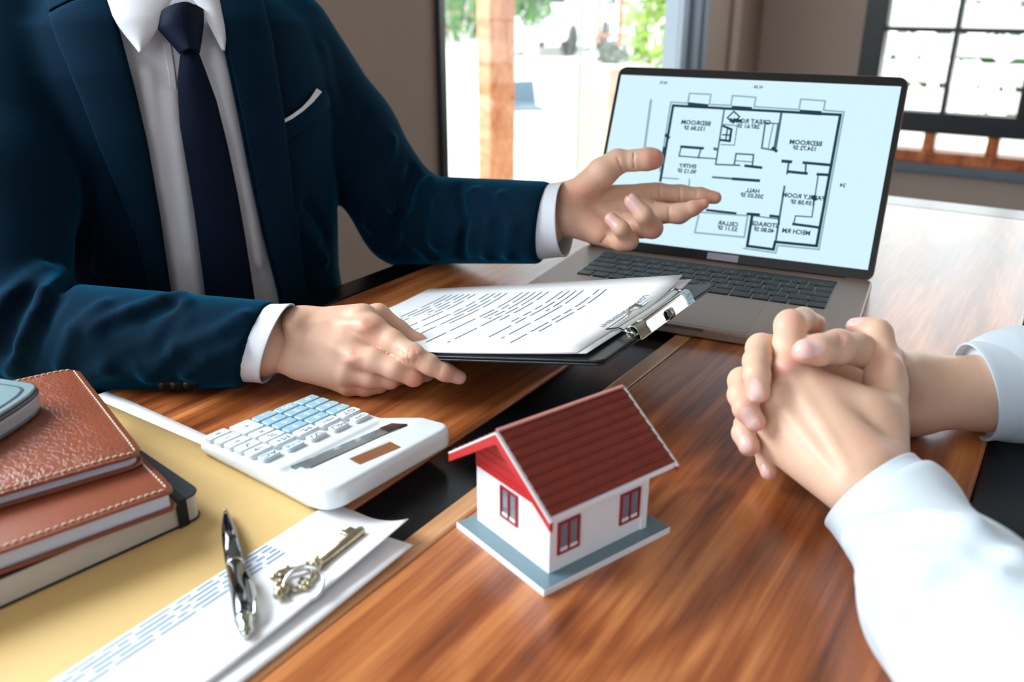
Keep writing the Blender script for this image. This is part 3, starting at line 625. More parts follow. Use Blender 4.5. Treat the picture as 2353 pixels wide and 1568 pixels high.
def lines(mb, xs, y0, y1, h, rng, onf, seg=.03, gap=.002, end=None):
    for i, x in enumerate(xs):
        y = y1; ye = y0 if not end else y0 + rng.random()*end*(rng.random() < .5)
        while y > ye + .004:
            L = min(seg*(.3+rng.random()), y-ye); n = max(1, int(L/.012)); k = len(mb.V)
            for q in range(n+1):
                yy = y-L*q/n; mb.V += [onf(x-h/2, yy), onf(x+h/2, yy)]
            for q in range(n): mb.F.append((k+2*q, k+2*q+1, k+2*q+3, k+2*q+2))
            y -= L+gap
lines(mb, [-.088-.0075*i for i in range(2)] + [-.112-.0075*i for i in range(4)] + [-.150-.0075*i for i in range(5)] + [-.198-.0075*i for i in range(4)] + [-.237-.0075*i for i in range(6)], .03, .188, .0013, rng, on1, .04, .006, .10)
o = mb.build('printed_text', MT['ink'], s1_, smooth=False); o['kind'] = 'stuff'
A1 = cbl(1379, 757, .002); A2 = cbl(1486, 688, .002); wv = A2-A1; V, F = text_geo('LOAN AGREEMENT', 1.0); sx = wv.length/(max(v[0] for v in V)-min(v[0] for v in V)); mid = (A1+A2)/2; du = -wv.normalized(); dv_ = Vector((-du.y, du.x, 0)); dv_ = dv_ if dv_.x > 0 else -dv_
mesh('title_text', [on1(*((mid + du*v[0]*sx + dv_*v[1]*.0075).xy)) for v in V], F, mat('ink_dark', (96, 110, 124), rough=.7, bump=.01), s1_, smooth=False)['kind'] = 'stuff'
# ------------------------------------------------------------------ model house
MT['hwhite'] = mat('model_white', (236, 238, 242), rough=.45, bump=.03, bscale=500)
MT['hred'] = mat('model_red', (190, 36, 36), rough=.35, bump=.03, bscale=500)
MT['hframe'] = mat('model_window_red', (150, 18, 28), rough=.35, bump=.02)
MT['roof'] = mat('model_roof', (124, 36, 17), rough=.38, bump=.08, bscale=900, var=.12, vscale=90)
MT['hbase'] = mat('model_base_grey', (98, 126, 136), rough=.18, bump=.01, coat=.3)
hs = thing('model_house', 'small white model house with brown-red roof and red window frames on a grey base', 'model house', (.0183, .3991, TZ), (0, 0, .6619))
MB().box(0, .1028, 0, .0861, 0, .0041).build('base', MT['hwhite'], hs, smooth=False, bevel=.0003)
MB().box(.0006, .1022, .0006, .0855, .0041, .0044).build('base_top', MT['hbase'], hs, smooth=False)
x0, x1, y0, y1, yr = .012, .0898, .010, .080, .045
ez, rz = .0515, .0845; sl = (rz-ez)/.047            # eave and ridge height
def rzf(y): return rz - abs(y-yr)*sl
mb = MB(); gp = [(y0, .0044), (y1, .0044), (y1, rzf(y1)-.0035), (yr, rz-.0035), (y0, rzf(y0)-.0035)]
V = [(x, y, z) for x in (x0, x1) for y, z in gp]; n = 5
mb.add(V, [tuple(range(n)), tuple(range(2*n-1, n-1, -1))] + [(i+n, (i+1) % n+n, (i+1) % n, i) for i in range(n)])
mb.build('walls', MT['hwhite'], hs, smooth=False)
MB().box(x1-.004, x1+.0008, y0-.0008, y0+.003, .0044, .055).build('corner_post', MT['hwhite'], hs, smooth=False)
RX0, RX1 = .0015, .1005
def roof_panel(sgn):
    pts = [(yr, rz), (yr + sgn*.047, ez)]
    V = []; th = .0026
    for x in (RX0, RX1):
        for y, z in pts: V += [(x, y, z), (x, y, z-th)]
    o = mesh('roof_deck', V, [(0, 2, 6, 4), (1, 5, 7, 3), (0, 1, 3, 2), (4, 6, 7, 5), (2, 3, 7, 6), (0, 4, 5, 1)], MT['hwhite'], hs, smooth=False)
    bm_ = bmesh.new(); bm_.from_mesh(o.data); bmesh.ops.recalc_face_normals(bm_, faces=bm_.faces); bm_.to_mesh(o.data); bm_.free()
    nr = 9; L = math.hypot(.047, rz-ez); dy = sgn*.047/L; dz = (ez-rz)/L; ny_, nz_ = -dz*sgn, abs(dy)
    for r in range(nr):
        a0, a1 = L*r/nr + (.0006 if r == 0 else -.0004), L*(r+1)/nr - (.0008 if r == nr-1 else 0); V = []; F = []; nx = 130
        for i in range(nx+1):
            x = RX0+.0007+(RX1-RX0-.0014)*i/nx; w = .00016*math.cos(i*2*PI/3.0)
            for a, h in ((a0, .0003+w), ((a0*.35+a1*.65), .0008+w), (a1-.0002, .0013+w), (a1, .0002)):
                V.append((x, yr + dy*a + ny_*sgn*0 + (h*(sgn*-dz if False else -dz*sgn)), rz + dz*a + h*abs(dy)))
        for i in range(nx):
            for j in range(3): q = i*4+j; F.append((q, q+4, q+5, q+1) if sgn > 0 else (q, q+1, q+5, q+4))
        mesh('tile_course', V, F, MT['roof'], hs)
roof_panel(-1); roof_panel(1)
# red barge boards and soffit at both gable ends
for (xa, xb) in ((RX0-.0012, RX0+.0010), (RX1-.0010, RX1+.0012)):
    for sgn in (-1, 1):
        ya, yb = yr, yr + sgn*.0485; za, zb = rz-.0012, rz-.0012-.0485*sl; h = .0062 if xa < .05 else .003
        V = [(x, y, z) for x in (xa, xb) for (y, z) in ((ya, za), (yb, zb), (yb, zb-h*.8), (ya, za-h))]
        o = mesh('barge_board', V, [(0, 1, 2, 3), (7, 6, 5, 4), (0, 4, 5, 1), (1, 5, 6, 2), (2, 6, 7, 3), (3, 7, 4, 0)], MT['hred'], hs, smooth=False)
        MB().bar((xa*.5+xb*.5, ya, za+.0010), (xa*.5+xb*.5, yb, zb+.0010), .0022, .0010).build('edge_trim', MT['hwhite'], hs, smooth=False)
for sgn in (-1, 1):
    for k in range(6):
        a0 = .003+k*.0073; a1 = a0+.0066; V = []
        for x in (RX0+.001, x0):
            for a in (a0, a1):
                for dz_ in (-.0027, -.0034): V.append((x, yr+sgn*a, rz-a*sl+dz_))
        mesh('soffit_board', V, [(0, 2, 6, 4), (1, 5, 7, 3), (0, 1, 3, 2), (4, 6, 7, 5), (2, 3, 7, 6), (0, 4, 5, 1)], MT['hred'], hs, smooth=False)
MB().bar((RX0, yr, rz+.0010), (RX1, yr, rz+.0010), .0028, .0012).build('ridge_cap', mat('ridge_pink', (190, 120, 112), rough=.5, bump=.02), hs, smooth=False, bevel=.0003)
for k in range(7):
    za = .0440+k*.0054; zb_ = za+.0049
    if zb_ > rz-.004: zb_ = rz-.0042
    def ylim(z): return (rz-.0036-z)/sl
    ya = min(.0350, ylim(za)); yb = min(.0350, max(.0004, ylim(zb_)))
    V = [(x, yr+s_*y, z) for x in (x0-.0007, x0+.0002) for s_, y, z in ((-1, ya, za), (1, ya, za), (1, yb, zb_), (-1, yb, zb_))]
    mesh('gable_board', V, [(0, 3, 2, 1), (4, 5, 6, 7), (0, 1, 5, 4), (1, 2, 6, 5), (2, 3, 7, 6), (3, 0, 4, 7)], MT['hred'], hs, smooth=False)
MT['hpane'] = mat('model_pane', (120, 128, 142), rough=.08, bump=.01)
def hwin(c, ax, w, h):
    """ax 0: on the gable end, 1: on the long side"""
    def B(u0, u1, z0, z1, dd0, dd1):
        if ax == 0: return MB().box(c[0]-dd1, c[0]-dd0, c[1]+u0, c[1]+u1, c[2]+z0, c[2]+z1)
        return MB().box(c[0]+u0, c[0]+u1, c[1]-dd1, c[1]-dd0, c[2]+z0, c[2]+z1)
    f = .0016; fr = MB()
    for a in ((-w/2, w/2, h/2-f, h/2), (-w/2, w/2, -h/2, -h/2+f), (-w/2, -w/2+f, -h/2+f, h/2-f), (w/2-f, w/2, -h/2+f, h/2-f), (-.0007, .0007, -h/2+f, h/2-f)):
        q = B(*a, -.0002, .0010); fr.add(q.V, q.F)
    wf = fr.build('window', MT['hframe'], hs, smooth=False)
    B(-w/2+f, -.0007, -h/2+f, h/2-f, -.0003, .0003).build('pane', MT['hpane'], wf, smooth=False)
    B(.0007, w/2-f, -h/2+f, h/2-f, -.0003, .0003).build('pane', MT['hpane'], wf, smooth=False)
    B(-w/2+f, w/2-f, -h/2+f, -h/2+f+.0022, .0003, .0006).build('inner_sill', MT['hwhite'], wf, smooth=False)
hwin((x0, .0472, .0312), 0, .0165, .0215); hwin((.0261, y0, .0254), 1, .0168, .0215); hwin((.0753, y0, .0254), 1, .0168, .0215)
# ------------------------------------------------------------------ calculator
MT['cw'] = mat('calculator_white', (216, 222, 227), rough=.34, bump=.02, bscale=900, coat=.1)
MT['cb'] = mat('calculator_blue_key', (150, 186, 204), rough=.35, bump=.02)
MT['cpb'] = mat('calculator_pale_key', (206, 226, 234), rough=.35, bump=.02)
CX, CY, CYAW = -.228, .5587, math.radians(-37.5)
ca = thing('calculator', 'white desktop calculator with pale blue number keys, display end towards the house', 'calculator', (CX, CY, TZ), (0, 0, CYAW))
cc, ss = math.cos(CYAW), math.sin(CYAW)
XP = [0, .004, .08, .0865, .090, .0945, .0985, .1010, .1025, .118, .124, .146, .152, .158]
ZP = [.0098, .0108, .0162, .0166, .0150, .0150, .0185, .0186, .0182, .0240, .0252, .0262, .0250, .0210]
def calc_sdf(P):
    q = P - np.array([CX, CY, TZ]); x = q[:, 0]*cc + q[:, 1]*ss; y = -q[:, 0]*ss + q[:, 1]*cc; z = q[:, 2]
    bx = .0757; wd_ = np.interp(x, [0, .085, .118, .15], [0, 0, .0045, .0055]); by = .0520 + wd_; r = .009 + .003*np.clip(x/.14, 0, 1); x_ = x - bx + .0025; y_ = y - by + wd_*.15
    yy = np.abs(y_) + 0; qx = np.abs(x_) - (bx - r); qy = yy - (by - r)
    d2 = np.hypot(np.maximum(qx, 0), np.maximum(qy, 0)) + np.minimum(np.maximum(qx, qy), 0) - r
    zt = np.interp(x, XP, ZP); edge = np.clip((np.abs(y_)-.0435)/.007, 0, 1); flat = np.interp(x, [0, .084, .120, .146, .158], [.0104, .0164, .0243, .0258, .0215])
    zt = zt*(1-edge) + flat*edge
    zb = np.interp(x, [0, .02, .118, .154], [.0022, .0004, .0004, .0125])
    d = smax(d2 + np.clip((.006-z)*.45, 0, .01), (z-zt)*.9, .004); d = smax(d, (zb-z)*.95, .003)
    return d
calc0 = calc_sdf
hs_ = hit(calc0, [810, 829, 916, 897], [1049, 1068, 1030, 1014]); sc0 = hs_.mean(0); sx_ = hs_[2]+hs_[3]-hs_[0]-hs_[1]; sx_ /= np.linalg.norm(sx_); sn_ = np.cross(hs_[1]-hs_[0], hs_[3]-hs_[0]); sn_ /= np.linalg.norm(sn_); sn_ = sn_ if sn_[2] > 0 else -sn_; sy_ = np.cross(sn_, sx_)
sl_x = np.ptp((hs_-sc0)@sx_)/2; sl_y = np.ptp((hs_-sc0)@sy_)/2*.9
def calc_sdf(P):
    q = P-sc0; d = np.maximum(np.maximum(np.abs(q@sx_)-sl_x-.0004, np.abs(q@sy_)-sl_y-.0004), np.maximum(-.0008-q@sn_, q@sn_-.02)); return smax(calc0(P), -d, .0006)
lo = np.array([CX-.02, CY-.11, TZ-.004]); hi = np.array([CX+.20, CY+.10, TZ+.034])
V, Q = polygonise(calc_sdf, lo, hi, .0009); V = relax(V, Q, 3); bd = qmesh('body', [(V, Q)], MT['cw'])
bd.parent = ca; bpy.context.view_layer.update(); bd.matrix_parent_inverse = ca.matrix_world.inverted()
def zcalc(x): return float(np.interp(x, [0, .004, .08, .0865], [.0098, .0108, .0162, .0166]))
keys = [['=', '+', '.', '00', '0'], ['\u2212', '', '3', '2', '1'], ['\u00f7', '\u00d7', '6', '5', '4'], ['\u221a', '%', '9', '8', '7'], ['\u2192', 'M+', 'M-', 'MRC', 'GT'], ['AC', 'C\u00b7CE', '\u25bd/', 'MU', 'OFF']]
m_ink1 = mat('legend_white', (236, 244, 248), rough=.5, bump=.01); m_ink2 = mat('legend_dark', (66, 96, 112), rough=.5, bump=.01)
for r in range(6):
    for c_ in range(5):
        s = keys[r][c_]
        if not s: continue
        x = .0078 + r*.0119 + c_*.0017; y = .0127 + c_*.0195; hx, hy = .0052, .0089
        if s == '+': x += .006; hx = .0105
        if r == 5: hx = .0042; hy = .0075
        m = MT['cb'] if (c_ >= 2 and r < 4) else MT['cpb'] if r == 5 and c_ < 2 else MT['cw']
        z = zcalc(x); th = .0040 if r < 5 else .0030
        k = MB().prism(rrect(-hx, hx, -hy, hy, .0022, 3), -.001, th).build('key', m, ca, smooth=False, bevel=.0007); k.location = (x, y, z); k.rotation_euler = (0, math.radians(-3.6), 0)
        V, F = text_geo(s, .0072 if len(s) < 3 else .0046)
        mesh('legend', [(v[1], -v[0]*1.25, th+.00008) for v in V], F, m_ink1 if m is MT['cb'] else m_ink2, k, smooth=False)
MT['lcd'] = mat('lcd_dark', (88, 104, 106), rough=.12, bump=.01, coat=.3)
def inset(name, quad, up, th, m):
    h = hit(calc_sdf, [q[0] for q in quad], [q[1] for q in quad]); h[:, 2] += up
    c_ = h.mean(0); nn = np.cross(h[1]-h[0], h[3]-h[0]); nn /= np.linalg.norm(nn); nn = nn if nn[2] > 0 else -nn
    V = [tuple(p-nn*th) for p in h] + [tuple(p) for p in h]
    return mesh(name, V, [(3, 2, 1, 0), (4, 5, 6, 7), (0, 1, 5, 4), (1, 2, 6, 5), (2, 3, 7, 6), (3, 0, 4, 7)], m, ca, smooth=False)
inset('display', [(668, 1075), (714, 1077), (936, 978), (900, 977)], .0012, .003, MT['lcd'])
inset('display_tint', [(872, 988), (892, 996), (934, 979), (901, 977)], .0016, .002, MT['bezel'])
V = [tuple(sc0 + sx_*u_*sl_x + sy_*v_*sl_y + sn_*w_) for w_ in (-.0012, -.0004) for u_, v_ in ((-1, -1), (1, -1), (1, 1), (-1, 1))]
mesh('solar_panel', V, [(3, 2, 1, 0), (4, 5, 6, 7), (0, 1, 5, 4), (1, 2, 6, 5), (2, 3, 7, 6), (3, 0, 4, 7)], mat('solar_brown', (140, 92, 62), rough=.15, bump=.01, coat=.5), ca, smooth=False)
for ch in ca.children:
    if ch.name.startswith(('display', 'solar')): ch.matrix_parent_inverse = ca.matrix_world.inverted()
def keep(o):
    bpy.context.view_layer.update(); o.matrix_parent_inverse = o.parent.matrix_world.inverted()
# ------------------------------------------------------------------ notebooks
MT['leather'] = bpy.data.materials.new('brown_leather'); MT['leather'].use_nodes = True
N, L = nt(MT['leather']); b_ = N['Principled BSDF']; tc = N.new('ShaderNodeTexCoord')
v1 = N.new('ShaderNodeTexVoronoi'); v1.feature = 'DISTANCE_TO_EDGE'; v1.inputs['Scale'].default_value = 230
nz = N.new('ShaderNodeTexNoise'); nz.inputs['Scale'].default_value = 90; nz.inputs['Detail'].default_value = 4
mx = N.new('ShaderNodeMixRGB'); mx.inputs[0].default_value = .012; L.new(tc.outputs['Object'], nz.inputs[0]); L.new(tc.outputs['Object'], mx.inputs[1]); L.new(nz.outputs[1], mx.inputs[2]); L.new(mx.outputs[0], v1.inputs[0])
rp = N.new('ShaderNodeValToRGB'); rp.color_ramp.elements[1].position = .16; L.new(v1.outputs[0], rp.inputs[0])
bp = N.new('ShaderNodeBump'); bp.inputs['Strength'].default_value = .28; bp.inputs['Distance'].default_value = .0008; L.new(rp.outputs[0], bp.inputs['Height']); L.new(bp.outputs[0], b_.inputs['Normal'])
n2 = N.new('ShaderNodeTexNoise'); n2.inputs['Scale'].default_value = 25; L.new(tc.outputs['Object'], n2.inputs[0]); r2 = N.new('ShaderNodeValToRGB'); r2.color_ramp.elements[0].color = (*lin((112, 52, 30)), 1); r2.color_ramp.elements[1].color = (*lin((148, 78, 50)), 1); L.new(n2.outputs[0], r2.inputs[0]); L.new(r2.outputs[0], b_.inputs['Base Color'])
b_.inputs['Roughness'].default_value = .30; b_.inputs['Coat Weight'].default_value = .15; b_.inputs['Coat Roughness'].default_value = .3
MT['leather2'] = mat('brown_leather_smooth', (132, 66, 40), rough=.34, bump=.12, bscale=160, var=.12, vscale=30, coat=.15, coatr=.3)
MT['pages'] = mat('page_edges', (206, 200, 190), rough=.8, bump=.5, bscale=1, bstretch=(30, 30, 2600), spec=.2)
MT['pagesw'] = mat('page_edges_white', (196, 202, 214), rough=.7, bump=.3, bscale=1, bstretch=(30, 30, 2600), spec=.3)
MT['thread'] = mat('cream_thread', (222, 206, 186), rough=.8, bump=.1)
MT['nblack'] = mat('notebook_black', (26, 36, 44), rough=.45, bump=.35, bscale=350)
def notebook(label, x, y, z, yaw, w, d, h, mcov, mpg, r, tc_, pin, stitch, soft):
    t = thing('notebook', label, 'notebook', (x, y, z+TZ), (0, 0, yaw))
    MB().prism(rrect(-w, 0, 0, d, r, 5), 0, tc_).build('back_cover', mcov, t, smooth=False, bevel=tc_*.35)
    MB().prism(rrect(-w+pin*.3, -pin, pin, d-pin*.6, max(.001, r-pin), 5), tc_, h-tc_).build('pages', mpg, t, smooth=False)
    if soft:      # cover droops a little at the free edges
        V = []; F = []; nx, ny = 24, 18
        def zz(u, v_): 
            e = min(u, 1-u)*w; g = min(v_, 1-v_)*d; return h - soft*(max(0, 1-e/.02)**2*(u > .5) + max(0, 1-g/.02)**2*(v_ < .5))
        for i in range(nx+1):
            for j in range(ny+1):
                uu = i/nx; vv = j/ny; px_ = -w+w*uu; py_ = d*vv
                cx0, cy0 = -r, (r if vv < .5 else d-r)
                if px_ > -r and (py_ < r or py_ > d-r):
                    a = Vector((px_+r, py_-cy0)); m_ = max(abs(a.x), abs(a.y)); 
                    if a.length > 0: a = a*(m_/a.length); px_, py_ = -r+a.x, cy0+a.y
                V.append((px_, py_, zz(uu, vv)))
        for i in range(nx):
            for j in range(ny): a = i*(ny+1)+j; F.append((a, a+ny+1, a+ny+2, a+1))
        c = mesh('front_cover', V, F, mcov, t); sd = c.modifiers.new('t', 'SOLIDIFY'); sd.thickness = tc_; sd.offset = -1; bv = c.modifiers.new('b', 'BEVEL'); bv.width = tc_*.4; bv.segments = 3; bv.limit_method = 'ANGLE'
        zs = zz
    else:
        MB().prism(rrect(-w, 0, 0, d, r, 5), h-tc_, h).build('front_cover', mcov, t, smooth=False, bevel=tc_*.35); zs = lambda u, v_: h
    if stitch:
        mb = MB(); s = .0042; inn = .0042
        def st(x0, y0, x1, y1):
            zf = lambda X, Y: zs((X+w)/w, Y/d)
            mb.tube([(x0, y0, zf(x0, y0)-.0002), (.7*x0+.3*x1, .7*y0+.3*y1, zf(x0, y0)+.0006), (.3*x0+.7*x1, .3*y0+.7*y1, zf(x1, y1)+.0006), (x1, y1, zf(x1, y1)-.0002)], .00048, 6)
        n = int((d-2*inn-.004)/s)
        for i in range(n): st(-inn, inn+.002+i*s, -inn, inn+.002+i*s+s*.72)
        n = int((w-2*inn)/s)
        for yy in (inn, d-inn):
            for i in range(n): st(-inn-.002-i*s, yy, -inn-.002-i*s-s*.72, yy)
        o = mb.build('stitching', MT['thread'], t); o['kind'] = 'stuff'
    return t
nb1 = notebook('thick black notebook with cream pages and elastic band, bottom of the stack', -.1960, .4770, .0012, math.radians(48.3), .24, .15, .0188, MT['nblack'], MT['pages'], .009, .0014, .0012, False, 0)
mb = MB(); xb = -.0150
mb.box(xb-.0035, xb+.0035, -.0010, .0, .0, .0188).box(xb-.0035, xb+.0035, -.0010, .15, .0188, .0196).box(xb-.0035, xb+.0035, .15, .1510, 0, .0188); mb.build('elastic_band', mat('elastic_black', (18, 18, 20), rough=.8, bump=.3, bscale=800), nb1, smooth=False)
notebook('brown leather notebook with pale stitching, middle of the stack', -.2020, .4545, .0212, math.radians(42), .25, .15, .0150, MT['leather2'], MT['pagesw'], .006, .0020, .0035, True, .0012)
notebook('brown leather notebook with crackled shiny cover, topmost of the stack', -.2295, .4795, .0365, math.radians(38), .25, .168, .0115, MT['leather'], MT['pagesw'], .010, .0022, .0035, True, .0018)
# grey device on the notebooks
dv = thing('handheld_device', 'rounded grey-blue device with silver side lying on the top leather notebook', 'device', tuple(onz(20, 930, .048)))
bpy.context.view_layer.update()
DT = .0485
tp = [(89, 889), (74, 906), (40, 930), (0, 955), (-60, 990), (-170, 1050), (-260, 1090), (-340, 1000), (-280, 930), (-160, 880), (-60, 860), (80, 880)]
pts = [onz(x, y, DT+.0165) for x, y in tp]; dl = np.array(dv.location)
poly = [(p[0]-dl[0], p[1]-dl[1]) for p in pts]; z0 = DT+TZ-dl[2]
if sum(poly[i][0]*poly[(i+1) % 12][1]-poly[(i+1) % 12][0]*poly[i][1] for i in range(12)) < 0: poly = poly[::-1]
for _ in range(2):
    poly = [q for i in range(len(poly)) for q in ((poly[i][0]*.85+poly[(i+1) % len(poly)][0]*.15, poly[i][1]*.85+poly[(i+1) % len(poly)][1]*.15), (poly[i][0]*.15+poly[(i+1) % len(poly)][0]*.85, poly[i][1]*.15+poly[(i+1) % len(poly)][1]*.85))]
cxm = sum(p[0] for p in poly)/len(poly); cym = sum(p[1] for p in poly)/len(poly)
def scl(k): return [(cxm+(x-cxm)*k, cym+(y-cym)*k) for x, y in poly]
m_dev = mat('device_dark_grey', (72, 78, 88), rough=.3, bump=.02); m_dt = mat('device_top_blue_grey', (122, 146, 152), rough=.25, bump=.02, coat=.2)
MB().prism(scl(.985), z0, z0+.0028).build('base_band', m_dev, dv, smooth=False, bevel=.0008)
MB().prism(scl(.99), z0+.0028, z0+.0118).build('side_band', mat('device_silver', (176, 184, 194), rough=.35, metal=.3, bump=.02), dv, smooth=False, bevel=.0006)
MB().prism(scl(1.0), z0+.0118, z0+.0150).build('rim', m_dev, dv, smooth=False, bevel=.001)
MB().prism(scl(.965), z0+.0150, z0+.0172).build('top_cover', m_dt, dv, smooth=False, bevel=.0009)
MB().prism(scl(.80), z0+.0172, z0+.0176).build('top_panel', m_dev, dv, smooth=False, bevel=.0003)
MB().prism(scl(.76), z0+.0174, z0+.0179).build('panel_inlay', m_dt, dv, smooth=False, bevel=.0003)
# ------------------------------------------------------------------ envelope and loose sheets
MT['manila'] = mat('manila_paper', (218, 182, 118), rough=.6, bump=.12, bscale=120, var=.05, vscale=14)
def flat(name, pts, z, th, m, label, cat, amp=.0006, nx=16, ny=12, extra=None):
    A, B, Cc, D = [np.array(p, float) for p in pts]; V = []; F = []
    for i in range(nx+1):
        for j in range(ny+1):
            u, v = i/nx, j/ny; p = A*(1-u)*(1-v)+B*u*(1-v)+Cc*u*v+D*(1-u)*v
            zz = z + amp*(math.sin(u*5+v*3)*.5+.5) + (extra(u, v) if extra else 0); V.append((p[0], p[1], TZ+zz))
    for i in range(nx):
        for j in range(ny): a = i*(ny+1)+j; F.append((a, a+ny+1, a+ny+2, a+1))
    o = mesh(name, V, F, m); bm_ = bmesh.new(); bm_.from_mesh(o.data); bmesh.ops.recalc_face_normals(bm_, faces=bm_.faces)
    if sum(f.normal.z for f in bm_.faces) < 0: bmesh.ops.reverse_faces(bm_, faces=bm_.faces)
    bm_.to_mesh(o.data); bm_.free()
    s = o.modifiers.new('t', 'SOLIDIFY'); s.thickness = th; s.offset = -1
    return top(o, label, cat)
wp1 = np.array([-.3416, .6676]); e1 = np.array([.812, -.584]); e2 = np.array([-.584, -.812])
flat('paper_sheet', [wp1, wp1+e1*.17, wp1+e1*.17+e2*.09, wp1+e2*.09], .0005, .0002, MT['paper'], 'white sheet sticking out from under the brown envelope beside the calculator', 'paper', .0001)
A = np.array([-.0893, .4756]); Bp = np.array([-.3418, .6489]); dr_ = (Bp-A)/np.linalg.norm(Bp-A); B2 = A + dr_*.40; q2 = np.array([-dr_[1], dr_[0]]); q2 = q2 if q2[1] < 0 else -q2
ev = flat('envelope', [A, B2, B2+q2*.26, A+q2*.26], .0010, .0004, MT['manila'], 'large brown paper envelope under the notebooks, pen and calculator', 'envelope', .0002)
def rts(t, s): p = rm(t, s, 0); return np.array([p.x, p.y])
curl = lambda u, v: .010*max(0, (v-.45)/.55)**2*max(0, 1-u*2.2)**1.3 + .0012*v*v
flat('document_sheet', [rts(-.352, .338), rts(-.352, .04), rts(-.290, .04), rts(-.290, .338)], .0019, .0003, MT['paper'], 'lower white sheet jutting out beneath the printed sheet with the key', 'paper', .0001, 30, 14, lambda u, v: .003*max(0, (v-.5)/.5)*max(0, 1-u*3))
d1 = flat('document_sheet', [rts(-.3675, .348), rts(-.3675, .03), rts(-.3015, .03), rts(-.3015, .348)], .0026, .0004, MT['paper'], 'printed white sheet with curled corner under the key and pen', 'paper', .0001, 40, 16, curl)
rng = random.Random(12)
def on2(x, y):
    u = (.348-y)/.318; v = (x+.3675)/.066; p = rts(x, y); return (p[0], p[1], TZ+.0026+.0001*(math.sin(u*5+v*3)*.5+.5)+curl(u, v)+.0003)
mb = MB(); lines(mb, [-.3655+.0036*i for i in range(5)], .158, .292, .0011, rng, on2, .018, .0032, .03)
o = mb.build('printed_text', MT['inkb'], d1, smooth=False); o['kind'] = 'stuff'
# ------------------------------------------------------------------ pen
MT['dchrome'] = mat('dark_chrome', (120, 124, 130), rough=.12, metal=1., bump=.01)
pa = onz(517, 1168, .0062); pb = onz(568, 1462, .0072); pdv = pb-pa; PL = float(np.linalg.norm(pdv))
pn = thing('pen', 'shiny dark chrome ballpoint pen lying across the envelope and sheet', 'pen', tuple(pa), tuple(Vector(pdv).to_track_quat('X', 'Z').to_euler()))
MB().lathe([(.0004, 0), (.0006, .0015), (.0013, .004)], 14, 'x').build('tip', MT['chrome'], pn)
MB().lathe([(.0013, .004), (.0026, .012), (.0042, .024), (.0049, .034), (.0051, PL*.50)], 24, 'x').build('lower_barrel', MT['dchrome'], pn)
MB().lathe([(.0052, PL*.50), (.0054, PL*.502), (.0054, PL*.512), (.0052, PL*.514)], 24, 'x').build('ring', MT['chrome'], pn)
MB().lathe([(.0051, PL*.514), (.0051, PL*.88), (.0048, PL*.885)], 24, 'x').build('upper_barrel', MT['dchrome'], pn)
MB().lathe([(.0047, PL*.885), (.0053, PL*.89), (.0053, PL*.915), (.0046, PL*.925), (.0040, PL*.96), (.0035, PL*.985), (.0018, PL)], 24, 'x').build('button', MT['chrome'], pn)
cs_ = [(PL*.90, .0040, .002), (PL*.90, .0062, .003), (PL*.80, .0072, .0035), (PL*.68, .0066, .003), (PL*.60, .0052, .0025)]
mb = MB(); mb.tube([(x, y, z) for x, y, z in cs_], [.0014, .0015, .0013, .0012, .0013], 10); mb.build('clip', MT['chrome'], pn)
# ------------------------------------------------------------------ key with ring
MT['brass'] = mat('old_brass', (176, 164, 136), rough=.28, metal=.95, bump=.15, bscale=300, var=.15, vscale=200)
MT['ringm'] = mat('ring_steel', (226, 232, 236), rough=.15, metal=.95, bump=.01)
ka = onz(723, 1302, .0068); kb = onz(832, 1219, .0068)
ky = thing('key', 'antique brass key with ornate bow lying on the printed sheet', 'key', tuple(ka), tuple(Vector(kb-ka).to_track_quat('X', 'Z').to_euler())); KL = float(np.linalg.norm(kb-ka))
MB().lathe([(.0030, .004), (.0031, KL-.001), (.0028, KL)], 18, 'x').build('shaft', MT['brass'], ky)
MB().lathe([(.0030, -.001), (.0044, 0), (.0044, .0012), (.0034, .002), (.0036, .004), (.0031, .0045)], 18, 'x').build('collar', MT['brass'], ky)
mb = MB().box(KL-.0095, KL-.0015, .002, .0085, -.0012, .0012).box(KL-.0095, KL-.0060, .0075, .0100, -.0012, .0012); mb.build('bit', MT['brass'], ky, smooth=False, bevel=.0008)
bpy.context.view_layer.update()
def kl(px, py, z=0): p = plane_local(ky, px, py, z); return Vector(p)
bow = [kl(*p) for p in ((716, 1306), (700, 1304), (680, 1310), (660, 1312), (642, 1318), (634, 1328), (640, 1340), (636, 1352), (643, 1364), (655, 1362), (664, 1352), (680, 1356), (696, 1352), (710, 1342), (720, 1328), (722, 1314))]
mb = MB(); mb.tube(bow, .0019, 10, closed=True); mb.build('bow', MT['brass'], ky)
mb = MB(); mb.tube([kl(650, 1326), kl(662, 1336), kl(652, 1347), kl(664, 1353)], .0014, 8); mb.tube([kl(706, 1334), kl(692, 1330), kl(688, 1340)], .0013, 8); mb.build('scroll', MT['brass'], ky)
def ball(mb, c, r, n=10):
    prof = [(max(1e-5, r*math.sin(PI*i/6)), -r*math.cos(PI*i/6)) for i in range(7)]; mb.lathe(prof, n, 'z', c)
for px_, py_, r in ((630, 1327, .0022), (645, 1323, .0016), (645, 1336, .0016), (637, 1345, .0018), (645, 1356, .0022), (640, 1367, .0030), (660, 1305, .0016), (704, 1297, .0017), (718, 1298, .0018), (728, 1283, .0016), (693, 1351, .0015), (701, 1352, .0015), (704, 1336, .0015), (710, 1343, .0018), (656, 1350, .0030)):
    mb = MB(); c = kl(px_, py_, .0012); ball(mb, c, r); mb.build('bead', MT['brass'], ky)
rc = onz(698, 1345, .0085)
kr = thing('key_ring', 'bright double steel ring threaded through the bow of the key', 'key ring', tuple(rc), (math.radians(24), math.radians(-14), math.radians(20)))
